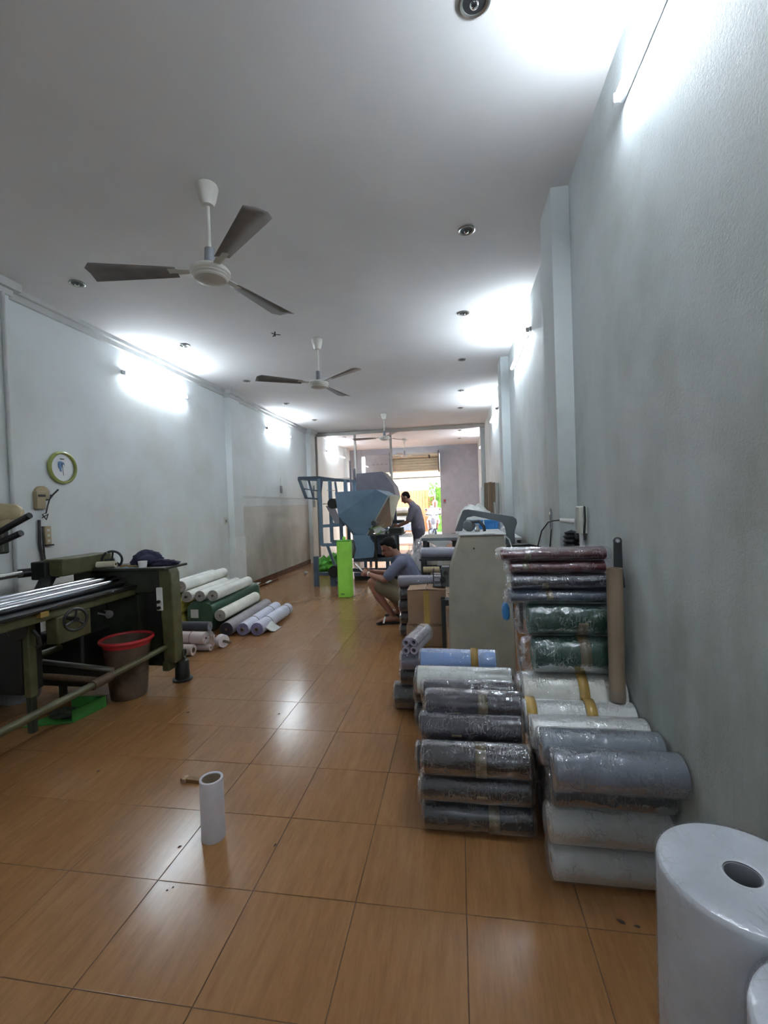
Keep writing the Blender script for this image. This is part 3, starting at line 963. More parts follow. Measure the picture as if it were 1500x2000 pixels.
flesh([('c', (-0.97, 18.24, 0.72), (-0.92, 18.14, 1.13), 0.22, 0.16), ('c', (-1.07, 18.13, 1.17), (-0.76, 18.1, 1.17), 0.085, 0.085), ('c', (-1.08, 18.13, 1.15), (-1.2, 17.9, 0.98), 0.08, 0.065), ('c', (-1.2, 17.95, 0.98), (-1.2, 17.75, 1.0), 0.062, 0.055),
       ('c', (-0.74, 18.1, 1.15), (-0.62, 17.9, 0.98), 0.08, 0.065), ('c', (-0.62, 17.92, 0.98), (-0.66, 17.70, 1.0), 0.062, 0.055),
       ('c', (-1.05, 18.15, 0.80), (-1.12, 17.85, 0.70), 0.12, 0.1), ('c', (-0.86, 18.12, 0.80), (-0.78, 17.8, 0.70), 0.12, 0.1)], 'raincoat', M['white_cloth'], m3, 0.014)
flesh([('e', P3(0, -0.035, 0.03), (0.105, 0.10, 0.12), R3), ('c', P3(0, -0.05, -0.05), V((-0.9, 18.14, 1.22)), 0.08, 0.09)], 'hood', M['white_cloth'], m3, 0.012)
for x in (-1.08, -0.82):
    MB().blob((x, 17.77, 0.405), (0.045, 0.12, 0.04), 0, flat=-0.02).build('shoe', M['sole'], m3)
cr = thing('parked_car', 'pale blue and white car parked across the street behind the standing person', 'car', (-2.55, 20.5, -0.03))
MB().prism([(19.6, 0.25), (19.6, 0.65), (19.75, 0.8), (20.0, 0.86), (20.35, 1.25), (21.6, 1.28), (22.1, 0.9), (22.3, 0.85), (22.35, 0.3)], -3.4, -1.75, 'yz').build('car_body', M['bike'], cr, bevel=0.05)
MB().prism([(19.98, 0.90), (20.32, 1.2), (20.34, 1.2), (20.0, 0.9)], -3.25, -1.9, 'yz').build('windscreen', M['glass'], cr)
for x in (-3.35, -1.85):
    for y in (20.0, 21.85):
        MB().cyl((x - 0.02, y, 0.27), (x + 0.12, y, 0.27), 0.30, n=24).build('wheel', M['sole'], cr)
for x in (-3.2, -2.0):
    MB().blob((x, 19.62, 0.6), (0.12, 0.05, 0.07), 0).build('headlight', M['white_enamel'], cr)

# ------------------------------------------------------------------ ceiling fans
def fan(x, y, angs, label, rod=0.37, zh=2.90):
    t = thing('ceiling_fan', label, 'fan', (x, y, zh), 'ceiling fans')
    MB().lathe([(0.005, H - 0.002), (0.062, H - 0.004), (0.066, H - 0.02), (0.05, H - 0.09), (0.036, H - 0.125), (0.012, H - 0.13)], (x, y, 0), n=28).build('canopy', M['white_enamel'], t)
    MB().cyl((x, y, H - 0.12), (x, y, zh + 0.12), 0.0115, n=12).build('downrod', M['white_enamel'], t)
    MB().lathe([(0.014, zh + 0.16), (0.03, zh + 0.15), (0.034, zh + 0.05), (0.05, zh + 0.035)], (x, y, 0), n=20).build('yoke', M['grey_plastic'], t)
    mh = MB().lathe([(0.004, zh + 0.045), (0.06, zh + 0.042), (0.105, zh + 0.028), (0.118, zh + 0.012), (0.118, zh - 0.004), (0.108, zh - 0.012), (0.11, zh - 0.018), (0.098, zh - 0.026), (0.09, zh - 0.038), (0.05, zh - 0.05), (0.003, zh - 0.053)], (x, y, 0), n=40).build('motor_housing', M['white_enamel'], t)
    MB().torus((x, y, zh - 0.03), 0.094, 0.005, n=40, m=6).build('trim_ring', M['white_enamel'], mh)
    for a in angs:
        R = Matrix.Translation((x, y, zh + 0.012)) @ Matrix.Rotation(math.radians(a), 4, 'Z')
        b = MB()
        n_ = 12
        for i_ in range(n_):
            pass
        xs = [0.20 + 0.52 * i_ / n_ for i_ in range(n_ + 1)]
        top, bot = [], []
        for xx in xs:
            u = (xx - 0.20) / 0.52
            w0 = 0.045 + 0.035 * u
            w1 = 0.045 + 0.055 * u - (0.05 * max(0, (u - 0.9) / 0.1) ** 2)
            tw = math.radians(11 - 3 * u)
            p0 = V((xx, -w0 * math.cos(tw), -w0 * math.sin(tw)))
            p1 = V((xx, w1 * math.cos(tw), w1 * math.sin(tw)))
            mid = (p0 + p1) / 2 + V((0, 0, 0.008))
            top.append([p0, mid, p1])
        vs, fs = [], []
        for k, tr_ in enumerate(top):
            vs += tr_
        for k in range(n_):
            for c_ in range(2):
                fs.append((k * 3 + c_, (k + 1) * 3 + c_, (k + 1) * 3 + c_ + 1, k * 3 + c_ + 1))
        b.add(vs, fs, 0, R)
        o = b.build('blade', M['fan_blade'], t)
        o.modifiers.new('thick', 'SOLIDIFY').thickness = 0.003
        MB().add([(0.09, -0.018, 0), (0.25, -0.03, -0.003), (0.25, 0.03, 0.006), (0.09, 0.018, 0), (0.09, -0.018, 0.004), (0.25, -0.03, 0.001), (0.25, 0.03, 0.010), (0.09, 0.018, 0.004)],
                 [(0, 3, 2, 1), (4, 5, 6, 7), (0, 1, 5, 4), (1, 2, 6, 5), (2, 3, 7, 6), (3, 0, 4, 7)], 0, R).build('blade_arm', M['white_enamel'], o)
    return t
fan(-1.445, 2.58, (73, 192, 318), 'nearest white ceiling fan with three grey blades, large at upper left')
fan(-1.575, 5.17, (78, 214, 322), 'second ceiling fan, in the middle of the room above the walkway')
fan(-1.525, 9.76, (56, 176, 296), 'third ceiling fan, just in front of the aluminium partition beam')
fan(-1.53, 13.63, (20, 140, 260), 'farthest ceiling fan, beyond the partition near the roller shutter')

hk = thing('ceiling_hook', 'small dark metal hook plate on the bare ceiling between two fans', 'hook', (-1.962, 4.843, H - 0.05))
for a in (0, 120, 240):
    MB().beam((-1.962, 4.843, H - 0.03), (-1.962 + 0.06 * math.cos(math.radians(a + 15)), 4.843 + 0.06 * math.sin(math.radians(a + 15)), H - 0.035), 0.012, 0.006).build('prong', M['cable'], hk)
MB().cyl((-1.962, 4.843, H - 0.05), (-1.962, 4.843, H), 0.008, n=8).build('stem', M['cable'], hk)

# ------------------------------------------------------------------ downlights
def downlight(x, y, label):
    t = thing('downlight', label, 'light', (x, y, H - 0.02), 'recessed ceiling downlights')
    MB().lathe([(0.045, H - 0.001), (0.062, H - 0.001), (0.064, H - 0.007), (0.056, H - 0.010), (0.047, H - 0.006), (0.045, H - 0.001)], (x, y, 0), n=28).build('trim_ring', M['chrome_side'], t)
    MB().lathe([(0.047, H - 0.004), (0.036, H - 0.0015), (0.002, H - 0.001)], (x, y, 0), n=24).build('reflector', M['steel'], t)
    MB().blob((x, y, H - 0.012), (0.020, 0.020, 0.014), 0, n=14, m=8).build('bulb', M['glass'], t)
names = ['nearest', 'second', 'third', 'fourth', 'fifth', 'sixth', 'seventh', 'farthest']
for k, y in enumerate((1.865, 3.385, 4.85, 6.42, 8.18, 9.68, 12.7, 14.3)):
    downlight(0.13, y, '%s recessed round downlight of the right-hand ceiling row' % names[k])
for k, y in enumerate((3.42, 4.96, 6.57, 8.2, 9.92, 12.7)):
    downlight(-3.15, y, '%s recessed round downlight of the left-hand ceiling row' % names[k if k < 5 else 7])

# ------------------------------------------------------------------ fluorescent tube lights
def tube_light(side, y0, y1, z, label):
    x = XL if side == 'l' else XR
    s = 1 if side == 'l' else -1
    t = thing('tube_light', label, 'light', (x, (y0 + y1) / 2, z), 'wall-mounted fluorescent tubes')
    a, b = sorted((x + s * 0.001, x + s * 0.020))
    MB().box(a, b, y0, y1, z - 0.022, z + 0.022).build('batten', M['fixture'], t, bevel=0.005)
    for yy in (y0 + 0.012, y1 - 0.012):
        a2, b2 = sorted((x + s * 0.020, x + s * 0.052))
        MB().box(a2, b2, yy - 0.012, yy + 0.012, z - 0.03, z + 0.012).build('end_holder', M['fixture'], t, bevel=0.004)
    MB().cyl((x + s * 0.037, y0 + 0.025, z - 0.008), (x + s * 0.037, y1 - 0.025, z - 0.008), 0.0115, n=16).build('tube', M['tube'], t)
    return t
tube_light('l', 4.67, 5.92, 3.085, 'lit fluorescent tube on the left wall above the clock side bay')
tube_light('l', 8.65, 9.95, 3.085, 'lit fluorescent tube on the left wall beyond the second pilaster')
tube_light('l', 12.9, 14.2, 3.09, 'lit fluorescent tube on the left wall behind the glass partition')
tube_light('r', 0.85, 2.10, 3.15, 'lit fluorescent tube nearest the camera at top right')
tube_light('r', -3.1, -1.85, 3.12, 'added unseen fill tube on the right wall behind the viewpoint')  # out-of-view tube, added to raise the room's overall light
tube_light('l', -3.1, -1.85, 3.12, 'added unseen fill tube on the left wall behind the viewpoint')  # also added out of view, as fill for the near end
tube_light('r', 4.55, 5.85, 3.10, 'lit fluorescent tube on the right wall beyond the first pilaster')
tube_light('r', 8.10, 9.45, 3.06, 'lit fluorescent tube on the right wall before the partition beam')
tube_light('r', 12.6, 13.9, 3.05, 'farthest lit fluorescent tube on the right wall, beyond the partition')

# ------------------------------------------------------------------ wall things, left
ck = thing('wall_clock', 'round wall clock with olive-green rim and blue motif on the left wall', 'clock', (XL, 3.81, 1.915))
ax = V((1, 0, 0))
MB().lathe([(0.15, 0.0), (0.158, 0.012), (0.156, 0.034), (0.142, 0.044), (0.132, 0.036), (0.130, 0.018)], (XL, 3.81, 1.915), ax, 48).build('rim', M['clock_rim'], ck)
fc = MB().lathe([(0.131, 0.016), (0.001, 0.016)], (XL, 3.81, 1.915), ax, 40).build('face', M['clock_face'], ck)
mb = MB()
cx, cy, cz = XL + 0.017, 3.81, 1.915
def facepoly(pts, m_=None):
    mb.prism([(cy + a, cz + b) for a, b in pts], cx, cx + 0.001, 'yz')
facepoly([(-0.05, 0.03), (-0.045, 0.055), (-0.015, 0.062), (0.02, 0.05), (0.03, 0.02), (0.012, 0.035), (0.0, 0.02), (-0.01, -0.01), (-0.03, -0.015), (-0.045, 0.0)])
facepoly([(-0.03, -0.015), (-0.01, -0.01), (-0.01, -0.04), (-0.03, -0.035)])
mb.build('blue_motif', M['blue_print'], fc)
mb = MB()
for k in range(4):
    mb.box(cx, cx + 0.001, cy - 0.022 + k * 0.012, cy - 0.014 + k * 0.012, cz + 0.078, cz + 0.090)
mb.build('dial_lettering', M['cable'], fc)
MB().beam((cx + 0.004, cy, cz), (cx + 0.004, cy + 0.008, cz - 0.075), 0.004, 0.002).build('minute_hand', M['cable'], ck)
MB().beam((cx + 0.006, cy, cz), (cx + 0.006, cy - 0.012, cz + 0.04), 0.005, 0.002).build('hour_hand', M['cable'], ck)

cb = thing('breaker_box', 'beige breaker box on the left wall with loose black wires', 'switch', (XL, 3.58, 1.6))
MB().lathe([(0.07, 0.0), (0.07, 0.03), (0.05, 0.04), (0.001, 0.042)], (XL, 3.575, 1.66), ax, 24).build('dome_cover', M['beige'], cb)
MB().box(XL, XL + 0.05, 3.50, 3.585, 1.52, 1.68).build('case', M['beige'], cb, bevel=0.005)
MB().box(XL + 0.05, XL + 0.055, 3.51, 3.58, 1.63, 1.65).build('switch_slot', M['black'], cb)
MB().tube([(XL + 0.03, 3.585, 1.60), (XL + 0.05, 3.62, 1.605), (XL + 0.05, 3.66, 1.65), (XL + 0.05, 3.72, 1.70)], 0.008, 6).build('wire', M['cable'], cb)
MB().tube([(XL + 0.03, 3.66, 1.65), (XL + 0.03, 3.62, 1.55), (XL + 0.03, 3.60, 1.48), (XL + 0.03, 3.56, 1.47), (XL + 0.03, 3.60, 1.42), (XL + 0.03, 3.62, 1.47), (XL + 0.03, 3.56, 1.44)], 0.006, 6).build('wire', M['cable'], cb)
pb = thing('socket_strip', 'beige socket strip on the left wall below the breaker box', 'socket', (XL, 3.6, 1.28))
MB().box(XL, XL + 0.03, 3.585, 3.645, 1.19, 1.36).build('case', M['beige'], pb, bevel=0.004)
for k in range(3):
    MB().box(XL + 0.03, XL + 0.032, 3.60, 3.63, 1.21 + k * 0.05, 1.235 + k * 0.05).build('socket', M['switch'], pb)
MB().box(XL + 0.0, XL + 0.04, 3.575, 3.66, 1.175, 1.188).build('lip', M['cable'], pb)
tag(MB().tube([(XL + 0.02, 3.535, 1.42), (XL + 0.02, 3.53, 1.2), (XL + 0.02, 3.555, 1.05), (XL + 0.025, 3.56, 0.8), (XL + 0.03, 3.60, 0.2), (XL + 0.03, 3.60, 0.01)], 0.013, 8)
    .tube([(XL + 0.02, 3.565, 1.36), (XL + 0.02, 3.57, 1.1), (XL + 0.035, 3.585, 0.9), (XL + 0.035, 3.58, 0.5)], 0.008, 6).build('cable', M['cable']), 'dark cable running down the left wall below the breaker box', 'cable')
def wall_switch(y, z, label, w=0.075, h=0.12):
    t = thing('wall_switch', label, 'switch', (XL, y, z))
    MB().box(XL, XL + 0.012, y - w / 2, y + w / 2, z - h / 2, z + h / 2).build('plate', M['switch'], t, bevel=0.003)
    for dy in (-0.018, 0.018):
        MB().box(XL + 0.012, XL + 0.017, y + dy - 0.011, y + dy + 0.011, z - 0.03, z + 0.02).build('rocker', M['grey_plastic'], t)
wall_switch(6.9, 1.27, 'double switch plate on the left wall beside the second pilaster', 0.1, 0.12)
t = thing('fan_regulator', 'dark regulator box on the left wall with a small cord above it', 'switch', (XL, 9.3, 1.85))
MB().box(XL, XL + 0.035, 9.27, 9.34, 1.77, 1.93).build('case', M['grey_plastic'], t, bevel=0.004)
MB().cyl((XL + 0.035, 9.305, 1.88), (XL + 0.05, 9.305, 1.88), 0.018, n=14).build('dial', M['switch'], t)
MB().tube([(XL + 0.01, 9.305, 1.93), (XL + 0.01, 9.30, 2.12)], 0.005, 6).build('cord', M['switch'], t)
t = thing('junction_box', 'small junction box with hooked cord on the third left pilaster', 'switch', (XL + PD, 11.2, 1.6))
MB().box(XL + PD, XL + PD + 0.04, 11.18, 11.27, 1.44, 1.6).build('case', M['grey_plastic'], t, bevel=0.004)
MB().tube([(XL + PD + 0.02, 11.2, 1.6), (XL + PD + 0.03, 11.17, 1.8), (XL + PD + 0.03, 11.2, 2.0), (XL + PD + 0.02, 11.24, 1.9)], 0.01, 6).build('cord', M['cable'], t)
# conduit at far left, on the near pilaster
tag(MB().cyl((XL + PD + 0.02, 3.20, 0), (XL + PD + 0.02, 3.20, H - 0.115), 0.016, n=12).build('conduit_pipe', M['cornice']), 'vertical conduit pipe on the near left pilaster', 'pipe')

# ------------------------------------------------------------------ wall things, right
t = thing('socket_box', 'white socket box with conduit on the right wall beside the pilaster', 'socket', (XR, 2.9, 1.33))
MB().box(XR - 0.045, XR, 2.83, 2.92, 1.235, 1.40).build('case', M['switch'], t, bevel=0.005)
MB().cyl((XR - 0.025, 2.86, 0.6), (XR - 0.025, 2.86, 1.235), 0.016, n=12).build('conduit', M['cornice'], t)
MB().tube([(XR - 0.02, 2.81, 1.40), (XR - 0.02, 2.80, 1.32), (XR - 0.02, 2.83, 1.24), (XR - 0.02, 2.82, 1.2)], 0.006, 6).build('wire', M['cable'], t)
MB().box(XR - 0.05, XR - 0.0, 2.89, 2.94, 1.20, 1.235).build('clip', M['steel'], t)
t = thing('plug', 'white plug with wire pushed into the socket box on the right', 'plug', (XR - 0.08, 2.93, 1.31))
MB().cyl((XR - 0.05, 2.92, 1.305), (XR - 0.13, 2.95, 1.315), 0.018, 0.013, n=14).build('plug_body', M['white_cable'], t)
MB().tube([(XR - 0.13, 2.95, 1.315), (XR - 0.16, 3.0, 1.31), (XR - 0.18, 3.05, 1.30), (XR - 0.215, 3.1, 1.24), (XR - 0.235, 3.15, 1.13), (XR - 0.235, 3.2, 1.0)], 0.0045, 6).build('wire', M['cable'], t)
t = thing('plug_cluster', 'black ribbed plug adapter beside the conduit on the right wall', 'plug', (XR - 0.05, 2.97, 1.17))
mb = MB()
mb.lathe([(0.001, -0.07), (0.03, -0.065), (0.045, -0.05), (0.038, -0.04), (0.052, -0.025), (0.04, -0.012), (0.055, 0.0), (0.04, 0.015), (0.052, 0.03), (0.038, 0.042), (0.044, 0.055), (0.001, 0.07)], (XR - 0.057, 2.98, 1.18), n=18)
mb.build('adapter', M['black'], t)
MB().box(XR - 0.03, XR, 2.96, 3.0, 1.14, 1.22).build('mount', M['switch'], t)
t = thing('hanging_strip', 'shiny foil strip hanging on the right pilaster', 'strip', (XR - PD, 3.35, 1.3))
MB().box(XR - PD - 0.012, XR - PD - 0.001, 3.28, 3.31, 1.235, 1.38, rot=Matrix.Rotation(-0.1, 3, 'X')).build('foil', M['chrome'], t)
MB().tube([(XR - PD - 0.006, 3.29, 1.24), (XR - PD - 0.006, 3.36, 1.1), (XR - PD - 0.006, 3.38, 0.95)], 0.004, 6).build('wire', M['cable'], t)

# ------------------------------------------------------------------ rolls
def roll(label, p, q, r, rgb, wrap=True, tape=None, core=0.2, name='wrapped_roll', group=None, cat='roll', flat=1.0, ext=0.018, endrgb=None, seed=0, milky=False, sag=0.0, core_len=0.0, ties=(), tapew=0.045, crump=1.0):
    p, q = V(p), V(q)
    base = V(((p.x + q.x) / 2, (p.y + q.y) / 2, min(p.z, q.z) - r / (flat if flat < 1 else 1)))
    t = thing(name, label, cat, (base.x, base.y, min(p.z, q.z) - r * flat), group)
    a = (q - p).normalized()
    L = (q - p).length
    u = a.cross(V((0, 0, 1))).normalized()
    w = u.cross(a).normalized()
    N = 40
    rc = r * core
    def ring(s, k, off=0.0, amp=0.0, sd=0.0, fr=1.0):
        out = []
        for i_ in range(N):
            th = 2 * PI * i_ / N
            c_, s_ = math.cos(th), math.sin(th)
            rr = k + off
            if amp:
                d = V((c_ * 2.3, s_ * 2.3, s * 9 * fr)) + V((sd, sd * 1.7, sd))
                rr += amp * (mnoise.noise(d) + 0.7 * mnoise.noise(d * 2.6) + 0.35 * mnoise.noise(V((c_ * 9, s_ * 9, s * 40)) + V((sd, 0, 0))))
            fl_ = flat
            out.append(p + a * s + u * (c_ * rr / max(flat, 0.01) ** 0.7 if flat < 1 else c_ * rr) + w * (s_ * rr * fl_))
        return out
    mb = MB()
    st_ = max(3, int(L / 0.09))
    rings = [ring(0.0, rc), ring(0.0, r * 0.6), ring(0.0, r * 0.93), ring(0.004, r * 0.985)]
    for i_ in range(st_ + 1):
        s = 0.012 + (L - 0.024) * i_ / st_
        rings.append(ring(s, r, 0, 0.0012, seed))
    rings += [ring(L - 0.004, r * 0.985), ring(L, r * 0.93), ring(L, r * 0.6), ring(L, rc)]
    mb.rings(rings[3:-3], False, 0)
    mb.rings(rings[:4], False, 1)
    mb.rings(rings[-4:], False, 1)
    er = endrgb or tuple(int(min(255, x * 0.92 + 8)) for x in rgb)
    mb.build('roll_body', [rollmat(rgb), endmat(er)], t)
    # core tube, open through the whole roll
    cm = MB()
    cl_ = core_len + 0.002
    cm.rings([ring(-cl_, rc * 0.995), ring(-cl_, rc * 0.74), ring(L + cl_, rc * 0.74), ring(L + cl_, rc * 0.995)], False, 0, True)
    cm.build('core', M['carton_tube'], t)
    if wrap:
        wm = MB()
        A = 0.0030 * crump
        wr = [ring(-ext * 0.6, rc * 1.2, 0, A * 2, seed), ring(-ext, r * 0.55, 0, A * 3, seed), ring(-ext * 0.8, r * 0.88, 0, A * 2, seed), ring(-0.004, r * 1.02, 0.003, A, seed)]
        m_ = max(8, int(L / 0.018))
        for i_ in range(m_ + 1):
            s = 0.006 + (L - 0.012) * i_ / m_
            wr.append(ring(s, r, 0.0045, A, seed, 1.0))
        wr += [ring(L + 0.004, r * 1.02, 0.003, A, seed), ring(L + ext * 0.8, r * 0.88, 0, A * 2, seed), ring(L + ext, r * 0.55, 0, A * 3, seed), ring(L + ext * 0.6, rc * 1.2, 0, A * 2, seed)]
        wm.rings(wr, False)
        wm.build('plastic_wrap', M['film_milky'] if milky else M['film'], t, ang=60)
    dark = sum(rgb) < 330 and wrap
    for tp in (tape or ()):
        tm = MB()
        s0 = tp * L
        pts = []
        for s in (s0 - tapew / 2, s0 + tapew / 2):
            pts.append(ring(s, r, 0.0022 if dark else 0.0088, 0.0004, seed))
        pts2 = [[x for x in rg] for rg in pts]
        vs = pts2[0] + pts2[1]
        fs = []
        for i_ in range(N - 1):
            th = 2 * PI * (i_ + .5) / N
            if math.sin(th) > -0.85 and not (dark and (math.sin(th + seed) < -0.1)):
                fs.append((i_, i_ + 1, N + i_ + 1, N + i_))
        fs.append((N - 1, 0, N, 2 * N - 1))
        tm.add(vs, fs)
        o = tm.build('tape', M['faint_tape' if dark else 'packing_tape'], t)
        o.modifiers.new('thick', 'SOLIDIFY').thickness = 0.0012
    for tp in ties:
        c_ = p + a * (tp * L)
        MB().torus(c_, r + 0.003, 0.0035, a, 36, 6).build('tie', M['carton_tube'], t)
    return t

PUR = (66, 60, 70)
BRN = (54, 48, 48)
WHT = (206, 208, 204)
GRY = (120, 124, 134)
# front stack A (dark rolls beside the walkway)
A = [
    ('bottom roll of the front dark stack, black in clear film', (-0.185, 2.00), 0.275, 0.064, 0.064, (40, 42, 44), [0.65]),
    ('second roll from the floor in the front dark stack, dark brown in clear film', (-0.19, 2.00), 0.275, 0.191, 0.064, BRN, [0.55]),
    ('third roll up at the front of the dark stack, dark brown under crumpled film', (-0.18, 1.985), 0.265, 0.322, 0.068, (58, 52, 54), [0.55]),
    ('dark purple roll behind the third front roll, with brown tape near its left end', (-0.20, 2.135), 0.255, 0.384, 0.066, PUR, [0.36]),
    ('dark purple roll on top of the front dark stack, shiny crumpled film', (-0.175, 2.205), 0.265, 0.466, 0.066, (62, 56, 68), [0.60]),
]
for k, (lb, (x0, yy), x1, z, r, c, tp) in enumerate(A):
    roll(lb, (x0, yy, z), (x1, yy, z), r, c, tape=tp, seed=k * 3.3 + 1, group='dark film rolls in the front stack')
# supporting rolls behind (their left ends show)
roll('dark roll at floor level behind the front stack, only its left end showing', (-0.215, 2.145, 0.066), (0.25, 2.145, 0.066), 0.066, (50, 50, 52), seed=21, group='dark film rolls in the front stack')
roll('dark roll behind the front stack at half height, left end showing', (-0.225, 2.155, 0.225), (0.25, 2.155, 0.225), 0.072, (52, 50, 54), seed=22, group='dark film rolls in the front stack')
roll('dark roll lying behind the top purple roll of the front stack', (-0.20, 2.335, 0.470), (0.25, 2.335, 0.470), 0.062, PUR, seed=23, group='dark film rolls in the front stack')
roll('dark roll on the floor under the plain white roll of the front stack', (-0.2, 2.36, 0.075), (0.25, 2.36, 0.075), 0.075, (50, 50, 52), seed=24, group='dark film rolls in the front stack')
roll('dark roll between floor roll and the plain white roll of the front stack', (-0.2, 2.36, 0.225), (0.25, 2.36, 0.225), 0.073, (60, 56, 62), seed=25, group='dark film rolls in the front stack')
roll('dark roll holding up the plain white roll of the front stack', (-0.2, 2.40, 0.362), (0.25, 2.40, 0.362), 0.062, PUR, seed=26, group='dark film rolls in the front stack')
roll('white roll in clear film lying at the back of the front dark stack', (-0.245, 2.465, 0.478), (0.255, 2.465, 0.478), 0.072, (212, 216, 210), seed=27, core=0.25)

# right front stack B
Bs = [
    ('whitish translucent roll on the floor, lowest of the stack behind the big white upright roll', 0.315, 0.735, 1.785, 0.070, 0.070, (168, 168, 164), ()),
    ('whitish translucent roll, second from the floor behind the big white upright roll', 0.31, 0.735, 1.785, 0.209, 0.068, (160, 160, 154), ()),
    ('dark grey wrapped roll between the whitish rolls and the top grey roll', 0.325, 0.745, 1.79, 0.339, 0.062, (84, 88, 94), ()),
    ('grey wrapped roll on top front of the right stack, film full of bubbles', 0.318, 0.752, 1.712, 0.462, 0.070, (112, 116, 128), ()),
    ('grey wrapped roll behind the top front grey roll', 0.30, 0.745, 1.862, 0.462, 0.068, (116, 122, 132), ()),
]
for k, (lb, x0, x1, yy, z, r, c, tp) in enumerate(Bs):
    roll(lb, (x0, yy, z), (x1, yy, z), r, c, tape=tp, seed=k * 5.1 + 40, milky=(k < 2), group='rolls in the right front stack', core=0.22, crump=1.3)
for k, (yy, z, r) in enumerate(((1.935, 0.07, 0.07), (1.94, 0.213, 0.07), (1.938, 0.345, 0.058))):
    roll('dark roll hidden in the right stack, %s, only its left end showing' % ('at floor level', 'second layer', 'third layer')[k], (0.335, yy, z), (0.745, yy, z), r, (70, 66, 68), seed=60 + k, group='rolls in the right front stack')
roll('white taped roll just behind the grey rolls, lower of two whites', (0.285, 2.005, 0.447), (0.75, 2.005, 0.447), 0.068, WHT, tape=(), seed=71, group='white rolls against the right wall', core=0.3)
roll('white roll with slanted brown tape below the big white roll', (0.275, 2.15, 0.447), (0.75, 2.15, 0.447), 0.074, WHT, tape=(0.06, 0.60), seed=72, group='white rolls against the right wall', core=0.3)
for k, (yy, z, r) in enumerate(((2.10, 0.08, 0.08), (2.10, 0.262, 0.095), (2.30, 0.10, 0.10), (2.29, 0.305, 0.100))):
    roll('grey roll in the wall stack under the white rolls, %s' % ('front, on the floor', 'front, second layer', 'rear, on the floor', 'rear, second layer')[k], (0.33, yy, z), (0.74, yy, z), r, (96, 94, 92), seed=80 + k, group='rolls in the right front stack')
roll('big white roll with brown tape lying under the green rolls', (0.285, 2.285, 0.505), (0.75, 2.285, 0.505), 0.095, (214, 214, 204), tape=(0.585,), seed=91, group='white rolls against the right wall', core=0.3, ext=0.03)
roll('lower of the two dark green wrapped rolls against the right wall', (0.345, 2.30, 0.690), (0.74, 2.30, 0.690), 0.088, (34, 84, 66), tape=(0.58,), seed=101, group='dark green wrapped rolls', ext=0.06, crump=1.2, tapew=0.05)
roll('upper of the two dark green wrapped rolls against the right wall', (0.33, 2.32, 0.856), (0.735, 2.32, 0.856), 0.076, (32, 80, 62), tape=(0.60,), seed=104, group='dark green wrapped rolls', ext=0.06, crump=1.2)
roll('slim slate-blue wrapped roll lying on the green rolls', (0.245, 2.34, 0.970), (0.735, 2.34, 0.970), 0.048, (84, 98, 120), tape=(0.38,), seed=107, flat=0.72, group='flattened rolls on the tall stack', ext=0.03, core=0.1, tapew=0.03)
roll('dark slate wrapped roll, third from the top of the tall stack', (0.26, 2.34, 1.042), (0.735, 2.34, 1.042), 0.048, (62, 68, 80), tape=(0.32,), seed=110, flat=0.76, group='flattened rolls on the tall stack', ext=0.03, core=0.1, tapew=0.03)
roll('dark red wrapped roll, second from the top of the tall stack', (0.255, 2.36, 1.110), (0.702, 2.36, 1.110), 0.043, (112, 52, 58), tape=(0.16,), seed=113, flat=0.72, group='flattened rolls on the tall stack', ext=0.03, core=0.1, tapew=0.03)
roll('dark red wrapped roll on the very top of the tall stack by the right wall', (0.215, 2.36, 1.176), (0.706, 2.36, 1.176), 0.043, (110, 56, 64), tape=(0.25,), seed=116, flat=0.74, group='flattened rolls on the tall stack', ext=0.03, core=0.1, tapew=0.03, crump=1.4)
# loose film hanging from the left ends of the tall stack
mb = MB()
vs, fs = [], []
for i_ in range(13):
    for j_ in range(17):
        u_, v_ = i_ / 12, j_ / 16
        z = 1.0 - 0.52 * v_
        x = 0.235 + 0.055 * v_ + 0.02 * u_ + 0.012 * mnoise.noise(V((u_ * 4, v_ * 7, 0)))
        yy = 2.24 + 0.16 * u_ * (1 - 0.3 * v_) + 0.012 * mnoise.noise(V((u_ * 5, v_ * 6, 5)))
        vs.append((x, yy, z))
for i_ in range(12):
    for j_ in range(16):
        q = i_ * 17 + j_
        fs.append((q, q + 1, q + 18, q + 17))
mb.add(vs, fs)
tag(mb.build('plastic_sheet', M['film_milky'], ang=80), 'loose clear plastic sheet hanging at the left ends of the green rolls', 'sheet')
bt = thing('blue_pouch', 'small bright blue pouch squeezed beside the green rolls', 'pouch', (0.225, 2.45, 0.79))
MB().blob((0.235, 2.44, 0.865), (0.020, 0.04, 0.045), 0.15, seed=3, power=0.8).build('pouch_body', M['blue_tub'], bt)
MB().beam((0.235, 2.44, 0.90), (0.24, 2.44, 0.945), 0.010).build('tab', M['paper'], bt)

# stack C beyond the front dark stack
roll('large dark roll on the floor at the left edge of the middle stack', (-0.475, 3.16, 0.092), (-0.02, 3.16, 0.092), 0.092, (62, 58, 54), seed=121, group='rolls in the middle stack', crump=1.5)
roll('black roll second from the floor in the middle stack', (-0.425, 3.12, 0.248), (-0.02, 3.12, 0.248), 0.062, (44, 42, 46), seed=124, group='rolls in the middle stack', crump=1.5)
roll('indigo roll under the bundle of small rolls in the middle stack', (-0.41, 3.07, 0.372), (-0.02, 3.07, 0.372), 0.060, (72, 76, 128), seed=127, group='rolls in the middle stack', crump=1.8, milky=True)
roll('dark roll on the floor just in front of the middle stack', (-0.3, 2.90, 0.08), (0.15, 2.90, 0.08), 0.08, (56, 52, 50), seed=128, group='rolls in the middle stack')
roll('dark roll on the floor roll in front of the middle stack', (-0.3, 2.90, 0.255), (0.15, 2.90, 0.255), 0.092, (56, 52, 56), seed=129, group='rolls in the middle stack')
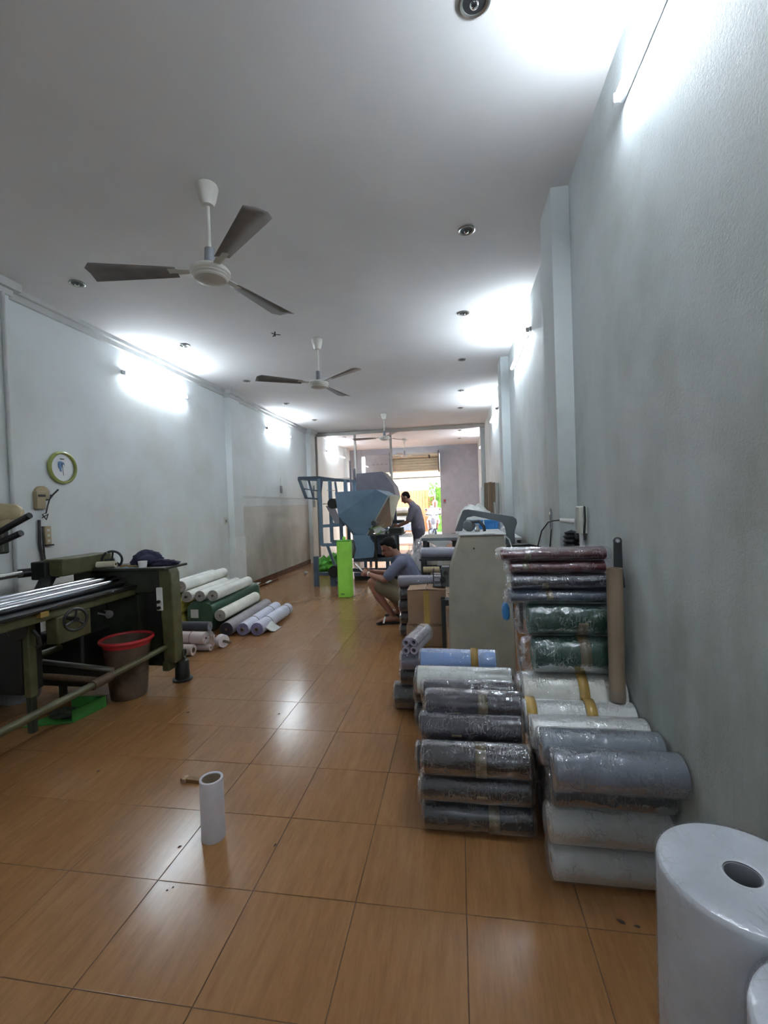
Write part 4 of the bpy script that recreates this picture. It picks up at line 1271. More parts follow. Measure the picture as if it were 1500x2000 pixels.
roll('light blue wrapped roll with brown tape lying behind the plain white roll', (-0.26, 2.88, 0.432), (0.205, 2.88, 0.432), 0.080, (126, 158, 208), tape=(0.72,), seed=130, group='rolls in the middle stack', core=0.2)
# bundle of four slim rolls pointing at the camera
bn = thing('roll_bundle', 'film-wrapped bundle of four slim rolls with open ends facing the camera', 'bundle', (-0.34, 3.1, 0.437))
bd_ = V((0.22, 1, 0)).normalized()
for dx, dz in ((-0.027, 0.028), (0.027, 0.029), (-0.025, 0.081), (0.027, 0.084)):
    mbx = MB()
    c_ = (-0.345 + dx, 2.98, 0.438 + dz)
    mbx.lathe([(0.014, 0.04), (0.014, 0), (0.0255, 0), (0.0262, 0.004), (0.0262, 0.34), (0.001, 0.34)], c_, bd_, 22)
    mbx.lathe([(0.014, 0.04), (0.001, 0.04)], c_, bd_, 22, mi=1)
    mbx.build('slim_roll', [rollmat((140, 134, 146)), M['bore_shade']], bn)
mb = MB()
rings = []
for s in range(12):
    q_ = V((-0.345, 2.975, 0.494)) + bd_ * (0.36 * s / 11)
    sd2 = V((bd_.y, -bd_.x, 0))
    rg_ = []
    for k in range(32):
        th = 2 * PI * k / 32
        cc, ss = math.cos(th), math.sin(th)
        rr = 0.061 + 0.008 * abs(math.sin(2 * th)) + 0.003 * mnoise.noise(V((cc * 3, ss * 3, s * 0.8)))
        rg_.append(q_ + sd2 * rr * cc + V((0, 0, max(-0.057, rr * ss))))
    rings.append(rg_)
mb.rings(rings, False)
mb.build('plastic_wrap', M['film_milky'], bn, ang=60)

# rolls stack behind the cartons
for k in range(5):
    lbs = ['bottom', 'second', 'middle', 'fourth', 'top']
    roll('%s wrapped roll of the column left of the cardboard boxes' % lbs[k], (-0.655 + 0.008 * (k % 2), 4.90, 0.066 + 0.1325 * k), (-0.17, 4.90, 0.066 + 0.1325 * k), 0.065, ((74, 64, 66), (60, 56, 60), (66, 60, 72), (74, 74, 86), (128, 128, 142))[k], seed=140 + k * 2, group='rolls beside the cardboard boxes', crump=1.5)
# cartons
def carton(x0, x1, y0, y1, z0, z1, label, marks=True, group='stacked cardboard boxes'):
    t = thing('cardboard_box', label, 'box', ((x0 + x1) / 2, (y0 + y1) / 2, z0), group)
    MB().box(x0, x1, y0, y1, z0, z1 - 0.006).build('carton_body', M['carton'], t, bevel=0.003)
    xm = (x0 + x1) / 2
    MB().prism([(x0, z1 - 0.006), (xm - 0.004, z1 + 0.006), (xm - 0.004, z1 + 0.010), (x0, z1 - 0.001)], y0 - 0.002, y1, 'xz').build('flap', M['carton'], t, smooth=False)
    MB().prism([(xm + 0.004, z1 + 0.006), (x1, z1 - 0.006), (x1, z1 - 0.001), (xm + 0.004, z1 + 0.012)], y0 - 0.002, y1, 'xz').build('flap', M['carton'], t, smooth=False)
    MB().box(xm - 0.028, xm + 0.032, y0 - 0.003, y0 - 0.001, z0 + 0.01, z1 - 0.008).build('tape', M['packing_tape'], t, smooth=False)
    if marks:
        mb = MB()
        rr = random.Random(4)
        zz = z0 + 0.03
        while zz < z1 - 0.05:
            h_ = rr.uniform(0.008, 0.02)
            mb.box(xm - 0.018, xm - 0.013, y0 - 0.0045, y0 - 0.0035, zz, zz + h_)
            mb.box(xm + 0.012, xm + 0.017, y0 - 0.0045, y0 - 0.0035, zz, zz + h_)
            mb.box(xm - 0.006, xm + 0.006, y0 - 0.0045, y0 - 0.0035, zz, zz + h_ * 0.3)
            zz += h_ + 0.008
        mb.build('printed_marks', M['yellow_print'], t, smooth=False)
carton(-0.55, -0.15, 4.52, 4.82, 0.0, 0.212, 'lower cardboard box standing on the floor left of the grey cabinet', False)
carton(-0.53, -0.15, 4.53, 4.82, 0.222, 0.572, 'upper cardboard box with a yellow printed tape line', True)

# tools / device on top of the boxes
t = thing('clamp_device', 'small dark metal clamp device standing on the upper cardboard box', 'device', (-0.2, 4.7, 0.585))
MB().box(-0.27, -0.262, 4.62, 4.75, 0.585, 0.77).build('side_plate', M['steel'], t, bevel=0.002)
MB().box(-0.19, -0.182, 4.62, 4.75, 0.585, 0.77).build('side_plate', M['steel'], t, bevel=0.002)
for z in (0.64, 0.675, 0.71):
    MB().cyl((-0.265, 4.68, z), (-0.185, 4.68, z), 0.009, n=10).build('rod', M['chrome'], t)
MB().box(-0.275, -0.17, 4.62, 4.76, 0.585, 0.595).build('base', M['steel'], t)
MB().cyl((-0.17, 4.60, 0.66), (-0.17, 4.63, 0.66), 0.03, n=18).cyl((-0.14, 4.60, 0.73), (-0.14, 4.63, 0.73), 0.022, n=16).build('gear', M['steel'], t)
MB().box(-0.182, -0.10, 4.63, 4.75, 0.585, 0.79).build('gear_case', M['grey_arm'], t, bevel=0.004)
MB().cyl((-0.40, 5.06, 0.70), (-0.22, 5.06, 0.70), 0.033, n=18).build('paper_spool', M['beige'], t)

# ------------------------------------------------------------------ grey cabinet machine on the right
cm_ = thing('sealing_machine', 'tall grey-green metal machine cabinet with tapered end and a grey loop frame on top', 'machine', (0.17, 4.1, 0))
MB().prism([(0.015, 1.165), (-0.085, 0.86), (-0.105, 0.0), (0.44, 0.0), (0.42, 0.86), (0.37, 1.165)], 3.80, 4.42, 'xz').build('cabinet_body', M['cab'], cm_, bevel=0.008)
MB().box(0.005, 0.385, 3.785, 4.43, 1.167, 1.177).box(0.20, 0.30, 3.78, 3.80, 1.172, 1.182).build('lid', M['cornice'], cm_, bevel=0.002)
MB().cyl((0.125, 3.785, 1.06), (0.125, 3.80, 1.06), 0.007, n=10).build('rivet', M['cable'], cm_)
MB().prism([(-0.03, 1.177), (0.045, 1.36), (0.06, 1.375), (0.10, 1.378), (0.50, 1.30), (0.53, 1.275), (0.535, 1.24), (0.51, 1.16), (0.515, 1.04), (0.43, 1.04), (0.44, 1.14), (0.43, 1.20), (0.40, 1.25), (0.15, 1.315), (0.085, 1.30), (0.035, 1.177)], 4.25, 4.32, 'xz').build('loop_frame', M['grey_arm'], cm_, bevel=0.006)
MB().box(0.36, 0.56, 4.1, 4.4, 1.0, 1.045).prism([(0.44, 1.06), (0.60, 1.07), (0.74, 1.03), (0.74, 1.02), (0.60, 1.03), (0.44, 1.03)], 4.0, 4.12, 'xz').build('black_tray', M['near_black'], cm_, bevel=0.004)
MB().tube([(0.38, 3.9, 1.16), (0.42, 3.88, 1.12), (0.44, 3.88, 1.05), (0.45, 3.9, 0.95)], 0.006, 6).build('wire', M['white_cable'], cm_)
MB().beam((-0.15, 3.98, 0.0), (-0.15, 3.98, 0.62), 0.035).build('side_post', M['steel'], cm_)
MB().box(-0.165, -0.1, 3.93, 4.05, 0.55, 0.60).build('side_bracket', M['steel'], cm_)
MB().blob((0.10, 4.18, 1.23), (0.055, 0.05, 0.055), 0.12, seed=4).build('small_motor', M['grey_arm'], cm_)
MB().tube([(0.11, 4.16, 1.26), (0.19, 4.14, 1.27), (0.23, 4.14, 1.22), (0.235, 4.14, 1.178)], 0.014, 8).build('hose', M['steel'], cm_)
MB().lathe([(0.02, 0), (0.025, 0.02), (0.012, 0.05), (0.02, 0.07)], (0.17, 4.1, 1.178), n=16, caps=True).build('knob', M['chrome_side'], cm_)

# table behind with blue tubs
tb = thing('work_table', 'plain steel work table behind the grey cabinet holding blue tubs', 'table', (0.3, 5.6, 0))
MB().box(0.02, 0.70, 5.2, 6.1, 1.0, 1.03).build('tabletop', M['cornice'], tb, bevel=0.003)
for x in (0.05, 0.67):
    for y in (5.23, 6.07):
        MB().box(x - 0.02, x + 0.02, y - 0.02, y + 0.02, 0, 1.0).build('leg', M['steel'], tb)
def tub(x, y, z, r, h, label):
    t = thing('blue_tub', label, 'tub', (x, y, z), 'blue tubs on the work table')
    MB().lathe([(r * 0.86, 0.0), (r * 0.92, h * 0.5), (r, h * 0.92), (r * 1.07, h * 0.94), (r * 1.07, h), (r * 0.96, h), (r * 0.9, h * 0.5), (r * 0.84, 0.01), (0.001, 0.01)], (x, y, z), n=28).build('tub_body', M['blue_tub'], t)
    MB().torus((x, y, z + h * 0.80), r * 1.0, 0.005, n=28, m=6).build('rim_band', M['blue_tub'], t)
tub(0.215, 5.55, 1.03, 0.085, 0.19, 'left bright blue plastic tub behind the loop frame')
tub(0.40, 5.55, 1.03, 0.085, 0.19, 'right bright blue plastic tub behind the loop frame')
t = thing('plastic_bag', 'clear plastic bag with white contents beside the blue tubs', 'bag', (0.56, 5.5, 1.03))
MB().blob((0.565, 5.5, 1.12), (0.085, 0.07, 0.11), 0.25, seed=9, flat=-0.09).build('bag_film', M['film_milky'], t, ang=60)
MB().blob((0.565, 5.5, 1.09), (0.06, 0.05, 0.06), 0.2, seed=3, flat=-0.058).build('bag_contents', M['paper'], t)

# machine bed further back (grey plates) with a wrapped roll
bt_ = thing('machine_bed', 'grey metal machine bed with folded plates, beyond the crouching person on the right', 'machine', (-0.3, 6.4, 0))
MB().box(-0.50, 0.02, 6.15, 6.9, 0.93, 0.97).build('top_plate', M['grey_arm'], bt_, bevel=0.004)
MB().prism([(-0.42, 0.93), (-0.24, 0.83), (-0.18, 0.84), (-0.12, 0.93)], 6.1, 6.2, 'xz').build('bracket_plate', M['cornice'], bt_)
MB().prism([(-0.30, 0.84), (-0.22, 0.85), (-0.22, 0.60), (-0.29, 0.60)], 6.08, 6.12, 'xz').build('front_plate', M['cornice'], bt_)
for x in (-0.46, -0.02):
    for y in (6.2, 6.85):
        MB().box(x - 0.025, x + 0.025, y - 0.025, y + 0.025, 0, 0.93).build('leg', M['steel'], bt_)
MB().box(-0.46, -0.02, 6.15, 6.9, 0.55, 0.6).build('shelf', M['steel'], bt_)
sd_ = thing('bench', 'low dark bench holding a milky wrapped roll beyond the boxes', 'bench', (-0.25, 5.62, 0))
MB().box(-0.48, 0.0, 5.5, 5.75, 0.74, 0.765).build('bench_top', M['steel'], sd_)
for x in (-0.45, -0.03):
    MB().box(x - 0.02, x + 0.02, 5.6, 5.64, 0, 0.74).build('leg', M['steel'], sd_)
roll('milky white wrapped roll lying on the low bench beyond the boxes', (-0.46, 5.6, 0.83), (0.02, 5.6, 0.83), 0.064, (150, 154, 172), seed=160, milky=True, core=0.15, group='milky rolls on the bench')
t = thing('plastic_bag', 'large crumpled translucent plastic bag on the floor behind the bench roll', 'bag', (-0.55, 7.6, 0))
MB().blob((-0.52, 7.6, 0.42), (0.36, 0.30, 0.45), 0.22, 3.5, 36, 24, seed=2, flat=-0.42).build('bag_film', M['film_milky'], t, ang=70)
MB().blob((-0.52, 7.6, 0.36), (0.30, 0.24, 0.36), 0.2, 3.5, seed=6, flat=-0.355).build('bag_contents', rollmat((176, 172, 176)), t)
# machinery before the door right of opening
t = thing('covered_machine', 'machine under a pale cover sheet against the right wall near the front', 'machine', (0.35, 7.9, 0))
MB().blob((0.30, 7.7, 0.68), (0.34, 0.36, 0.70), 0.12, 2.5, 36, 24, seed=8, flat=-0.68, power=0.75).build('cover_sheet', M['white_guard'], t)
MB().box(-0.12, 0.02, 7.3, 8.1, 0.82, 0.9).build('side_arm', M['skirt'], t, bevel=0.01)
for y in (7.34, 8.0):
    MB().box(-0.10, -0.04, y, y + 0.06, 0, 0.82).build('arm_leg', M['steel'], t)

# leaning cores and boards at the right wall
for k, (x, r, m_, lb, zt) in enumerate(((0.435, 0.033, 'white_guard', 'white tube, leftmost of the long tubes leaning by the right wall', 1.70), (0.50, 0.033, 'carton_tube', 'left brown cardboard tube leaning upright by the right wall', 1.78),
                                    (0.57, 0.033, 'carton', 'middle brown cardboard tube leaning upright by the right wall', 1.79), (0.635, 0.030, 'carton_tube', 'right brown cardboard tube leaning upright by the right wall', 1.78), (0.70, 0.028, 'cornice', 'pale tube, rightmost of the long tubes leaning by the right wall', 1.77))):
    mb = MB()
    mb.lathe([(r * 0.8, 0.05), (r * 0.8, 0.0), (r, 0.0), (r, zt), (r * 0.8, zt), (r * 0.8, zt - 0.06), (0.001, zt - 0.06)], (x, 8.42, 0.0), V((0.02, 0.03, 1)), 18)
    o = mb.build('long_tube', M[m_])
    tag(o, lb, 'tube', 'long tubes leaning by the right wall')
tag(MB().beam((0.73, 8.36, 0.0), (0.665, 8.38, 1.42), 0.03, 0.012).build('thin_lath', M['cornice']), 'thin pale lath leaning across the tubes by the right wall', 'lath')
t = thing('door_bell_box', 'tiny red and grey box on the grey front wall beside the opening', 'switch', (-0.42, 15.88, 1.48))
MB().box(-0.47, -0.38, 15.86, 15.9, 1.40, 1.56).build('case', M['grey_plastic'], t)
MB().cyl((-0.425, 15.85, 1.50), (-0.425, 15.86, 1.50), 0.035, n=14).build('button', M['red'], t)

# cardboard core tube with steel strap leaning at the stack
o = MB().lathe([(0.026, 0.05), (0.026, 0.0), (0.034, 0.0), (0.034, 0.60), (0.026, 0.60), (0.026, 0.55), (0.001, 0.55)], (0.690, 2.165, 0.528), V((0.004, 0.01, 1)), 24).build('cardboard_tube', M['carton_tube'])
tag(o, 'brown cardboard tube standing upright in front of the tall roll stack at the wall', 'tube')
MB().lathe([(0.037, -0.002), (0.038, 0.045), (0.036, 0.05)], (0.690, 2.165, 0.528), n=20).build('plastic_end_wrap', M['film'], o)
t = thing('steel_strap', 'flat dark steel strap with a round hole, sticking up out of the cardboard tube', 'tool', (0.712, 2.30, 1.03))
mb = MB()
pl = []
cxx, czz, R_ = 0.724, 1.245, 0.019
N_ = 24
outer = [(cxx + R_ * math.cos(math.radians(a_)), czz + R_ * math.sin(math.radians(a_))) for a_ in range(-20, 201, 20)]
outer += [(cxx - 0.019, 1.12), (cxx - 0.026, 1.03), (cxx + 0.028, 1.03), (cxx + 0.019, 1.12)]
mb.prism(outer, 2.215, 2.220, 'xz')
mb.build('strap_body', M['steel'], t)
MB().torus((cxx, 2.214, czz + 0.002), 0.0085, 0.0028, V((0, 1, 0)), 20, 6).build('eyelet', M['chrome'], t)
MB().cyl((cxx, 2.2135, czz + 0.002), (cxx, 2.215, czz + 0.002), 0.0075, n=14).build('hole', M['cornice'], t)
MB().box(0.705, 0.745, 2.215, 2.26, 1.035, 1.06).build('strap_foot', M['steel'], t)

# ------------------------------------------------------------------ big upright white rolls at the lower right
def upright(x, y, r, h, label, seed):
    t = thing('upright_roll', label, 'roll', (x, y, 0), 'large white film rolls standing on end')
    N = 72
    mb = MB()
    def ring(rr, z, amp=0.0):
        out = []
        for i_ in range(N):
            th = 2 * PI * i_ / N
            k_ = rr + amp * (mnoise.noise(V((math.cos(th) * 2 + seed, math.sin(th) * 2, z * 3))) + 0.5 * mnoise.noise(V((math.cos(th) * 7 + seed, math.sin(th) * 7, z * 6))))
            out.append(V((x + k_ * math.cos(th), y + k_ * math.sin(th), z)))
        return out
    rc = 0.036
    mb.rings([ring(r * 0.98, 0.0), ring(r, 0.01)] + [ring(r, 0.01 + (h - 0.022) * k / 14, 0.0012) for k in range(1, 15)] + [ring(r * 0.985, h - 0.004), ring(r * 0.96, h)], False)
    mb.rings([ring(r * 0.96, h), ring(r * 0.7, h + 0.0005, 0.002), ring(r * 0.45, h, 0.002), ring(rc, h)], False)
    mb.build('roll_body', rollmat((204, 208, 214), 0.5), t)
    cm = MB()
    cm.rings([ring(0.033, h - 0.12), ring(0.033, h - 0.002), ring(rc, h - 0.002), ring(rc, h - 0.02)], False, 0)
    cm.rings([ring(0.033, h - 0.12), ring(0.001, h - 0.12)], False, 1)
    cm.build('core', [M['grey_plastic'], M['bore_shade']], t)
    wm = MB()
    zs_ = [0.002 + (h - 0.004) * k / 30 for k in range(31)]
    wm.rings([ring(r, z, 0.0030) for z in [zz for zz in zs_]] and [[p + (p - V((x, y, p.z))).normalized() * 0.004 for p in ring(r, z, 0.0026)] for z in zs_] + [[p + V((0, 0, 0.003)) for p in ring(r * 0.985, h, 0.002)], [p + V((0, 0, 0.0035 + 0.002 * mnoise.noise(p * 30))) for p in ring(r * 0.8, h)], [p + V((0, 0, 0.0035 + 0.002 * mnoise.noise(p * 30))) for p in ring(r * 0.55, h)], [p + V((0, 0, 0.002)) for p in ring(rc * 1.15, h)]], False)
    wm.build('plastic_wrap', M['film_smooth'], t, ang=60)
upright(0.588, 1.075, 0.163, 0.62, 'large white film roll standing on end at the lower right, dark core hole on top', 2)
upright(0.588, 0.738, 0.160, 0.62, 'second white upright roll, mostly cut off by the lower right corner', 9)

# white tube standing on the floor
t = thing('core_tube', 'short hollow white tube standing on the floor tiles in the foreground', 'tube', (-1.117, 1.822, 0))
mb = MB()
c0 = (-1.117, 1.822, 0)
mb.lathe([(0.040, 0.0), (0.050, 0.0), (0.0505, 0.003), (0.0505, 0.262), (0.050, 0.265), (0.040, 0.265), (0.0395, 0.262), (0.0395, 0.003), (0.040, 0.0)], c0, n=48)
mb.build('paper_wall', rollmat((196, 192, 196), 0.6), t)
MB().lathe([(0.0393, 0.004), (0.0393, 0.261)], c0, n=40).build('brown_lining', M['carton_tube'], t)

# ------------------------------------------------------------------ olive machine on the left
mc = thing('slitting_machine', 'old olive-green roll slitting machine with chrome rollers along the left side', 'machine', (-2.8, 2.9, 0))
# far end plate
MB().box(-3.20, -2.44, 3.40, 3.46, 0.16, 0.98).build('end_plate', M['olive_dark'], mc, bevel=0.006)
MB().prism([(-2.46, 0.98), (-2.37, 1.0), (-2.345, 0.94), (-2.34, 0.60), (-2.335, 0.20), (-2.44, 0.20), (-2.45, 0.6)], 3.36, 3.48, 'xz').build('corner_post', M['olive'], mc, bevel=0.008)
MB().box(-3.22, -2.36, 3.30, 3.62, 0.98, 1.0).build('top_plate', M['olive_dark'], mc, bevel=0.004)
MB().box(-3.2, -2.40, 3.38, 3.40, 0.78, 0.98).build('upper_cover', M['olive_dark'], mc, bevel=0.004)
for x in (-3.0, -2.7):
    MB().box(x, x + 0.02, 3.38, 3.40, 0.20, 0.76).build('rib', M['olive_dark'], mc)
MB().box(-2.60, -2.46, 3.375, 3.385, 0.50, 0.78).build('dark_plate', M['near_black'], mc)
cp = MB().box(-2.475, -2.425, 3.345, 3.362, 0.64, 0.83).build('control_plate', M['paper'], mc, bevel=0.003)
for z in (0.665, 0.715):
    MB().cyl((-2.45, 3.345, z), (-2.45, 3.328, z), 0.014, n=16).build('push_button', M['black'], cp)
MB().box(-2.46, -2.40, 3.36, 3.50, 0.13, 0.21).build('foot_bracket', M['olive'], mc, bevel=0.008)
MB().lathe([(0.001, 0.0), (0.080, 0.0), (0.082, 0.016), (0.060, 0.022), (0.055, 0.165), (0.050, 0.172), (0.001, 0.172)], (-2.385, 3.52, 0), n=28).build('foot_cup', M['near_black'], mc)
MB().cyl((-2.385, 3.50, 0.165), (-2.385, 3.50, 0.26), 0.045, 0.035, n=18).build('foot_bolt', M['olive_dark'], mc)
MB().torus((-2.325, 3.47, 0.245), 0.032, 0.009, V((1, 0.2, 0)), 20, 8).build('lifting_eye', M['olive_dark'], mc)
# lower rails
MB().tube([(-2.42, 3.42, 0.335), (-2.42, 2.9, 0.325), (-2.42, 2.0, 0.318), (-2.42, 0.9, 0.31)], 0.023, 14).build('lower_rail', M['olive'], mc)
MB().cyl((-3.12, 3.42, 0.42), (-3.12, 0.9, 0.40), 0.026, n=14).build('rear_rail', M['olive'], mc)
MB().cyl((-2.42, 2.60, 0.32), (-2.42, 2.76, 0.323), 0.032, n=16).build('sleeve', M['rust'], mc)
MB().tube([(-2.42, 2.68, 0.32), (-2.8, 2.72, 0.32), (-3.3, 2.72, 0.33)], 0.022, 12).build('cross_pipe', M['rust'], mc)
MB().cyl((-2.42, 2.78, 0.36), (-3.12, 2.86, 0.38), 0.018, n=12).build('cross_pipe', M['chrome_side'], mc)
# bed
MB().box(-2.98, -2.70, 0.9, 3.40, 0.76, 0.83).build('bed_beam', M['olive'], mc, bevel=0.01)
MB().box(-3.00, -2.66, 0.9, 3.36, 0.832, 0.852).build('roller_tray', M['near_black'], mc, bevel=0.003)
for x, z, r in ((-2.96, 0.905, 0.036), (-2.87, 0.90, 0.036), (-2.785, 0.885, 0.032)):
    rl = MB().cyl((x, 0.9, z), (x, 3.36, z), r, n=28).build('roller', M['chrome'], mc)
    MB().cyl((x, 3.36, z), (x, 3.40, z), r * 0.5, n=14).build('journal', M['steel'], rl)
MB().box(-2.665, -2.655, 2.60, 3.10, 0.845, 0.856).build('guide_strip', M['chrome'], mc)
MB().cyl((-2.66, 3.20, 0.862), (-2.66, 3.30, 0.862), 0.010, n=10).build('chrome_pin', M['chrome'], mc)
MB().box(-2.70, -2.66, 2.48, 2.54, 0.80, 0.84).build('brass_tag', M['packing_tape'], mc)
# near pedestal under the bed
MB().box(-3.30, -2.895, 2.54, 2.70, 0.26, 0.76).build('pedestal', M['near_black'], mc, bevel=0.01)
MB().box(-2.895, -2.84, 2.55, 2.61, 0.24, 0.76).build('pedestal_leg', M['olive'], mc, bevel=0.01)
MB().box(-2.78, -2.68, 2.62, 2.90, 0.58, 0.77).build('bearing_block', M['olive'], mc, bevel=0.012)
MB().cyl((-2.92, 2.54, 0.70), (-2.86, 2.50, 0.70), 0.05, n=20).build('pulley', M['steel'], mc)
MB().tube([(-2.80, 2.55, 0.70), (-2.76, 2.55, 0.66), (-2.76, 2.56, 0.60), (-2.79, 2.56, 0.585)], 0.012, 8).build('lever_handle', M['cable'], mc)
# handwheel facing the walkway
hw = thing_dummy = None
def handwheel(c, R, axis, spokes=3, crank=False, mat='black'):
    c = V(c)
    axis = V(axis).normalized()
    w = MB().torus(c, R, 0.010, axis, 36, 8).build('handwheel', M[mat], mc)
    up = V((0, 0, 1))
    u = axis.cross(up).normalized()
    v = axis.cross(u)
    sp = MB()
    for k in range(spokes):
        a_ = 2 * PI * k / spokes + 0.4
        sp.cyl(c, c + (u * math.cos(a_) + v * math.sin(a_)) * R, 0.008, n=8)
    sp.cyl(c - axis * 0.03, c + axis * 0.015, 0.018, n=14)
    sp.build('spokes', M[mat], w)
    if crank:
        h0 = c + (u * 0.5 - v * 0.85).normalized() * R
        MB().cyl(h0, h0 + axis * 0.05, 0.010, n=10).build('crank_grip', M[mat], w)
handwheel((-2.58, 2.66, 0.745), 0.072, (1, -0.35, 0), 3)
MB().cyl((-2.58, 2.66, 0.745), (-2.78, 2.73, 0.745), 0.015, n=12).build('wheel_shaft', M['steel'], mc)
MB().cyl((-2.60, 2.98, 0.70), (-2.70, 3.02, 0.70), 0.03, n=18).build('chrome_boss', M['chrome'], mc)
# headstock
MB().box(-3.20, -3.02, 3.02, 3.52, 0.98, 1.115).build('headstock', M['olive'], mc, bevel=0.01)
MB().box(-3.20, -3.04, 3.30, 3.54, 0.86, 0.98).build('headstock_foot', M['olive_dark'], mc)
MB().box(-3.27, -3.14, 2.98, 3.12, 0.96, 1.10).build('collar_block', M['near_black'], mc, bevel=0.01)
MB().cyl((-3.27, 3.02, 1.02), (-3.33, 2.93, 1.02), 0.034, n=18).build('collar', M['black'], mc)
MB().cyl((-3.31, 2.0, 1.015), (-3.305, 3.02, 1.02), 0.022, n=20).build('drive_shaft', M['chrome_side'], mc)
MB().cyl((-3.31, 2.40, 1.0), (-3.31, 2.56, 1.0), 0.06, n=22).build('shaft_collar', M['near_black'], mc)
MB().cyl((-3.12, 2.90, 0.852), (-3.18, 3.05, 0.98), 0.05, n=12).build('bracket', M['near_black'], mc)
handwheel((-2.95, 3.44, 1.055), 0.075, (0.5, -0.85, 0), 3, True)
MB().cyl((-2.95, 3.45, 1.055), (-3.04, 3.45, 1.05), 0.014, n=12).build('wheel_shaft', M['steel'], mc)
# upper near head with beige motor and two lever arms
MB().box(-3.45, -3.12, 2.52, 2.70, 1.20, 1.42).build('upper_head', M['olive_dark'], mc, bevel=0.012)
mt = MB().lathe([(0.001, -0.10), (0.05, -0.10), (0.062, -0.08), (0.066, 0.06), (0.05, 0.09), (0.03, 0.105), (0.001, 0.105)], (-3.06, 2.62, 1.485), V((0.8, 0.4, -0.1)), 22).build('beige_motor', M['beige'], mc)
MB().lathe([(0.001, -0.05), (0.035, -0.05), (0.04, 0.03), (0.02, 0.05), (0.001, 0.05)], (-3.03, 2.62, 1.42), V((0.8, 0.3, 0.2)), 18).build('motor_cap', M['beige'], mc)
MB().cyl((-3.12, 2.60, 1.34), (-2.835, 2.60, 1.462), 0.021, n=16).build('lever_arm', M['black'], mc)
MB().cyl((-3.12, 2.60, 1.27), (-2.91, 2.60, 1.345), 0.021, n=16).build('lever_arm', M['black'], mc)
MB().box(-3.55, -3.40, 2.5, 2.72, 0.0, 1.42).build('upper_column', M['olive_dark'], mc, bevel=0.01)
MB().cyl((-3.12, 2.60, 1.22), (-3.12, 2.60, 1.42), 0.045, n=18).build('pivot', M['olive_dark'], mc)
# black motor housing under the plate
MB().box(-3.36, -2.92, 3.06, 3.36, 0.10, 0.52).build('motor_housing', M['near_black'], mc, bevel=0.02)
MB().tube([(-2.86, 2.68, 0.55), (-2.95, 2.9, 0.62), (-3.02, 3.05, 0.56), (-3.05, 3.1, 0.42)], 0.009, 8).build('cable', M['cable'], mc)
for bx in ((-3.16, -3.12, 3.07, 3.11, 0.0, 0.42), (-3.30, -3.26, 2.56, 2.6, 0.0, 0.3), (-2.89, -2.85, 2.56, 2.6, 0, 0.24)):
    MB().box(*bx).build('support_foot', M['olive_dark'], mc)
# things on the machine top
t = thing('cloth_pile', 'dark navy cloth heaped on the machine top beside a white cup', 'cloth', (-2.62, 3.46, 1.0))
mb = MB()
mb.blob((-2.66, 3.50, 1.03), (0.14, 0.10, 0.085), 0.3, 1.7, 36, 22, seed=11, flat=-0.028)
mb.build('cap_shape', M['navy_cloth'], t, ang=85)
MB().blob((-2.48, 3.47, 1.012), (0.13, 0.07, 0.04), 0.35, 2.0, 36, 18, seed=14, flat=-0.011).build('sleeve', M['navy_cloth'], t, ang=85)
t = thing('white_cup', 'small white cup standing on the edge of the machine top', 'cup', (-2.57, 3.36, 1.0))
MB().lathe([(0.030, 0.0), (0.036, 0.052), (0.034, 0.052), (0.028, 0.004), (0.001, 0.004)], (-2.585, 3.345, 1.0), n=28).build('cup_wall', M['white_cloth'], t)
t = thing('paper_roll', 'small cream paper roll lying on the machine top by the handwheel', 'roll', (-2.93, 3.34, 1.0))
MB().lathe([(0.012, 0.0), (0.026, 0.0), (0.027, 0.003), (0.027, 0.15), (0.012, 0.15)], (-3.0, 3.33, 1.028), V((1, 0.25, 0)), 22).build('roll_body', rollmat((208, 200, 180)), t)
MB().lathe([(0.012, 0.0), (0.0115, 0.14)], (-3.0, 3.33, 1.028), V((1, 0.25, 0)), 18).build('core', M['carton_tube'], t)
tag(MB().tube([(-2.80, 3.35, 1.006), (-2.76, 3.38, 1.014), (-2.72, 3.36, 1.007), (-2.68, 3.38, 1.012), (-2.65, 3.36, 1.006)], 0.005, 6).tube([(-2.83, 3.38, 1.006), (-2.77, 3.36, 1.02), (-2.70, 3.40, 1.006)], 0.004, 6).build('string', M['packing_tape']), 'tangled yellow string on the machine top', 'string')

# bucket with red rim
t = thing('waste_bucket', 'grimy bucket with a bright red rim behind the lower machine rail', 'bucket', (-2.625, 3.19, 0))
c0 = (-2.635, 3.19, 0)
MB().lathe([(0.001, 0.004), (0.125, 0.0), (0.13, 0.01), (0.172, 0.45), (0.167, 0.45), (0.124, 0.014), (0.001, 0.014)], c0, n=40).build('bucket_wall', M['bucket'], t)
MB().torus((c0[0], c0[1], 0.455), 0.186, 0.014, n=44, m=10).build('red_rim', M['red'], t)
MB().lathe([(0.171, 0.41), (0.176, 0.45)], c0, n=40).build('red_band', M['red'], t)
MB().lathe([(0.150, 0.20), (0.001, 0.22)], c0, n=24).build('waste_fill', M['towel'], t)
# barrel behind
t = thing('grey_barrel', 'grey plastic barrel standing behind the machine pedestal', 'barrel', (-3.42, 3.02, 0))
MB().lathe([(0.001, 0.0), (0.13, 0.0), (0.14, 0.03), (0.145, 0.3), (0.14, 0.58), (0.12, 0.60), (0.001, 0.60)], (-3.50, 3.05, 0), n=36).build('barrel_wall', M['grey_plastic'], t)
for z in (0.18, 0.42):
    MB().torus((-3.50, 3.05, z), 0.145, 0.006, n=36, m=6).build('hoop', M['grey_plastic'], t)
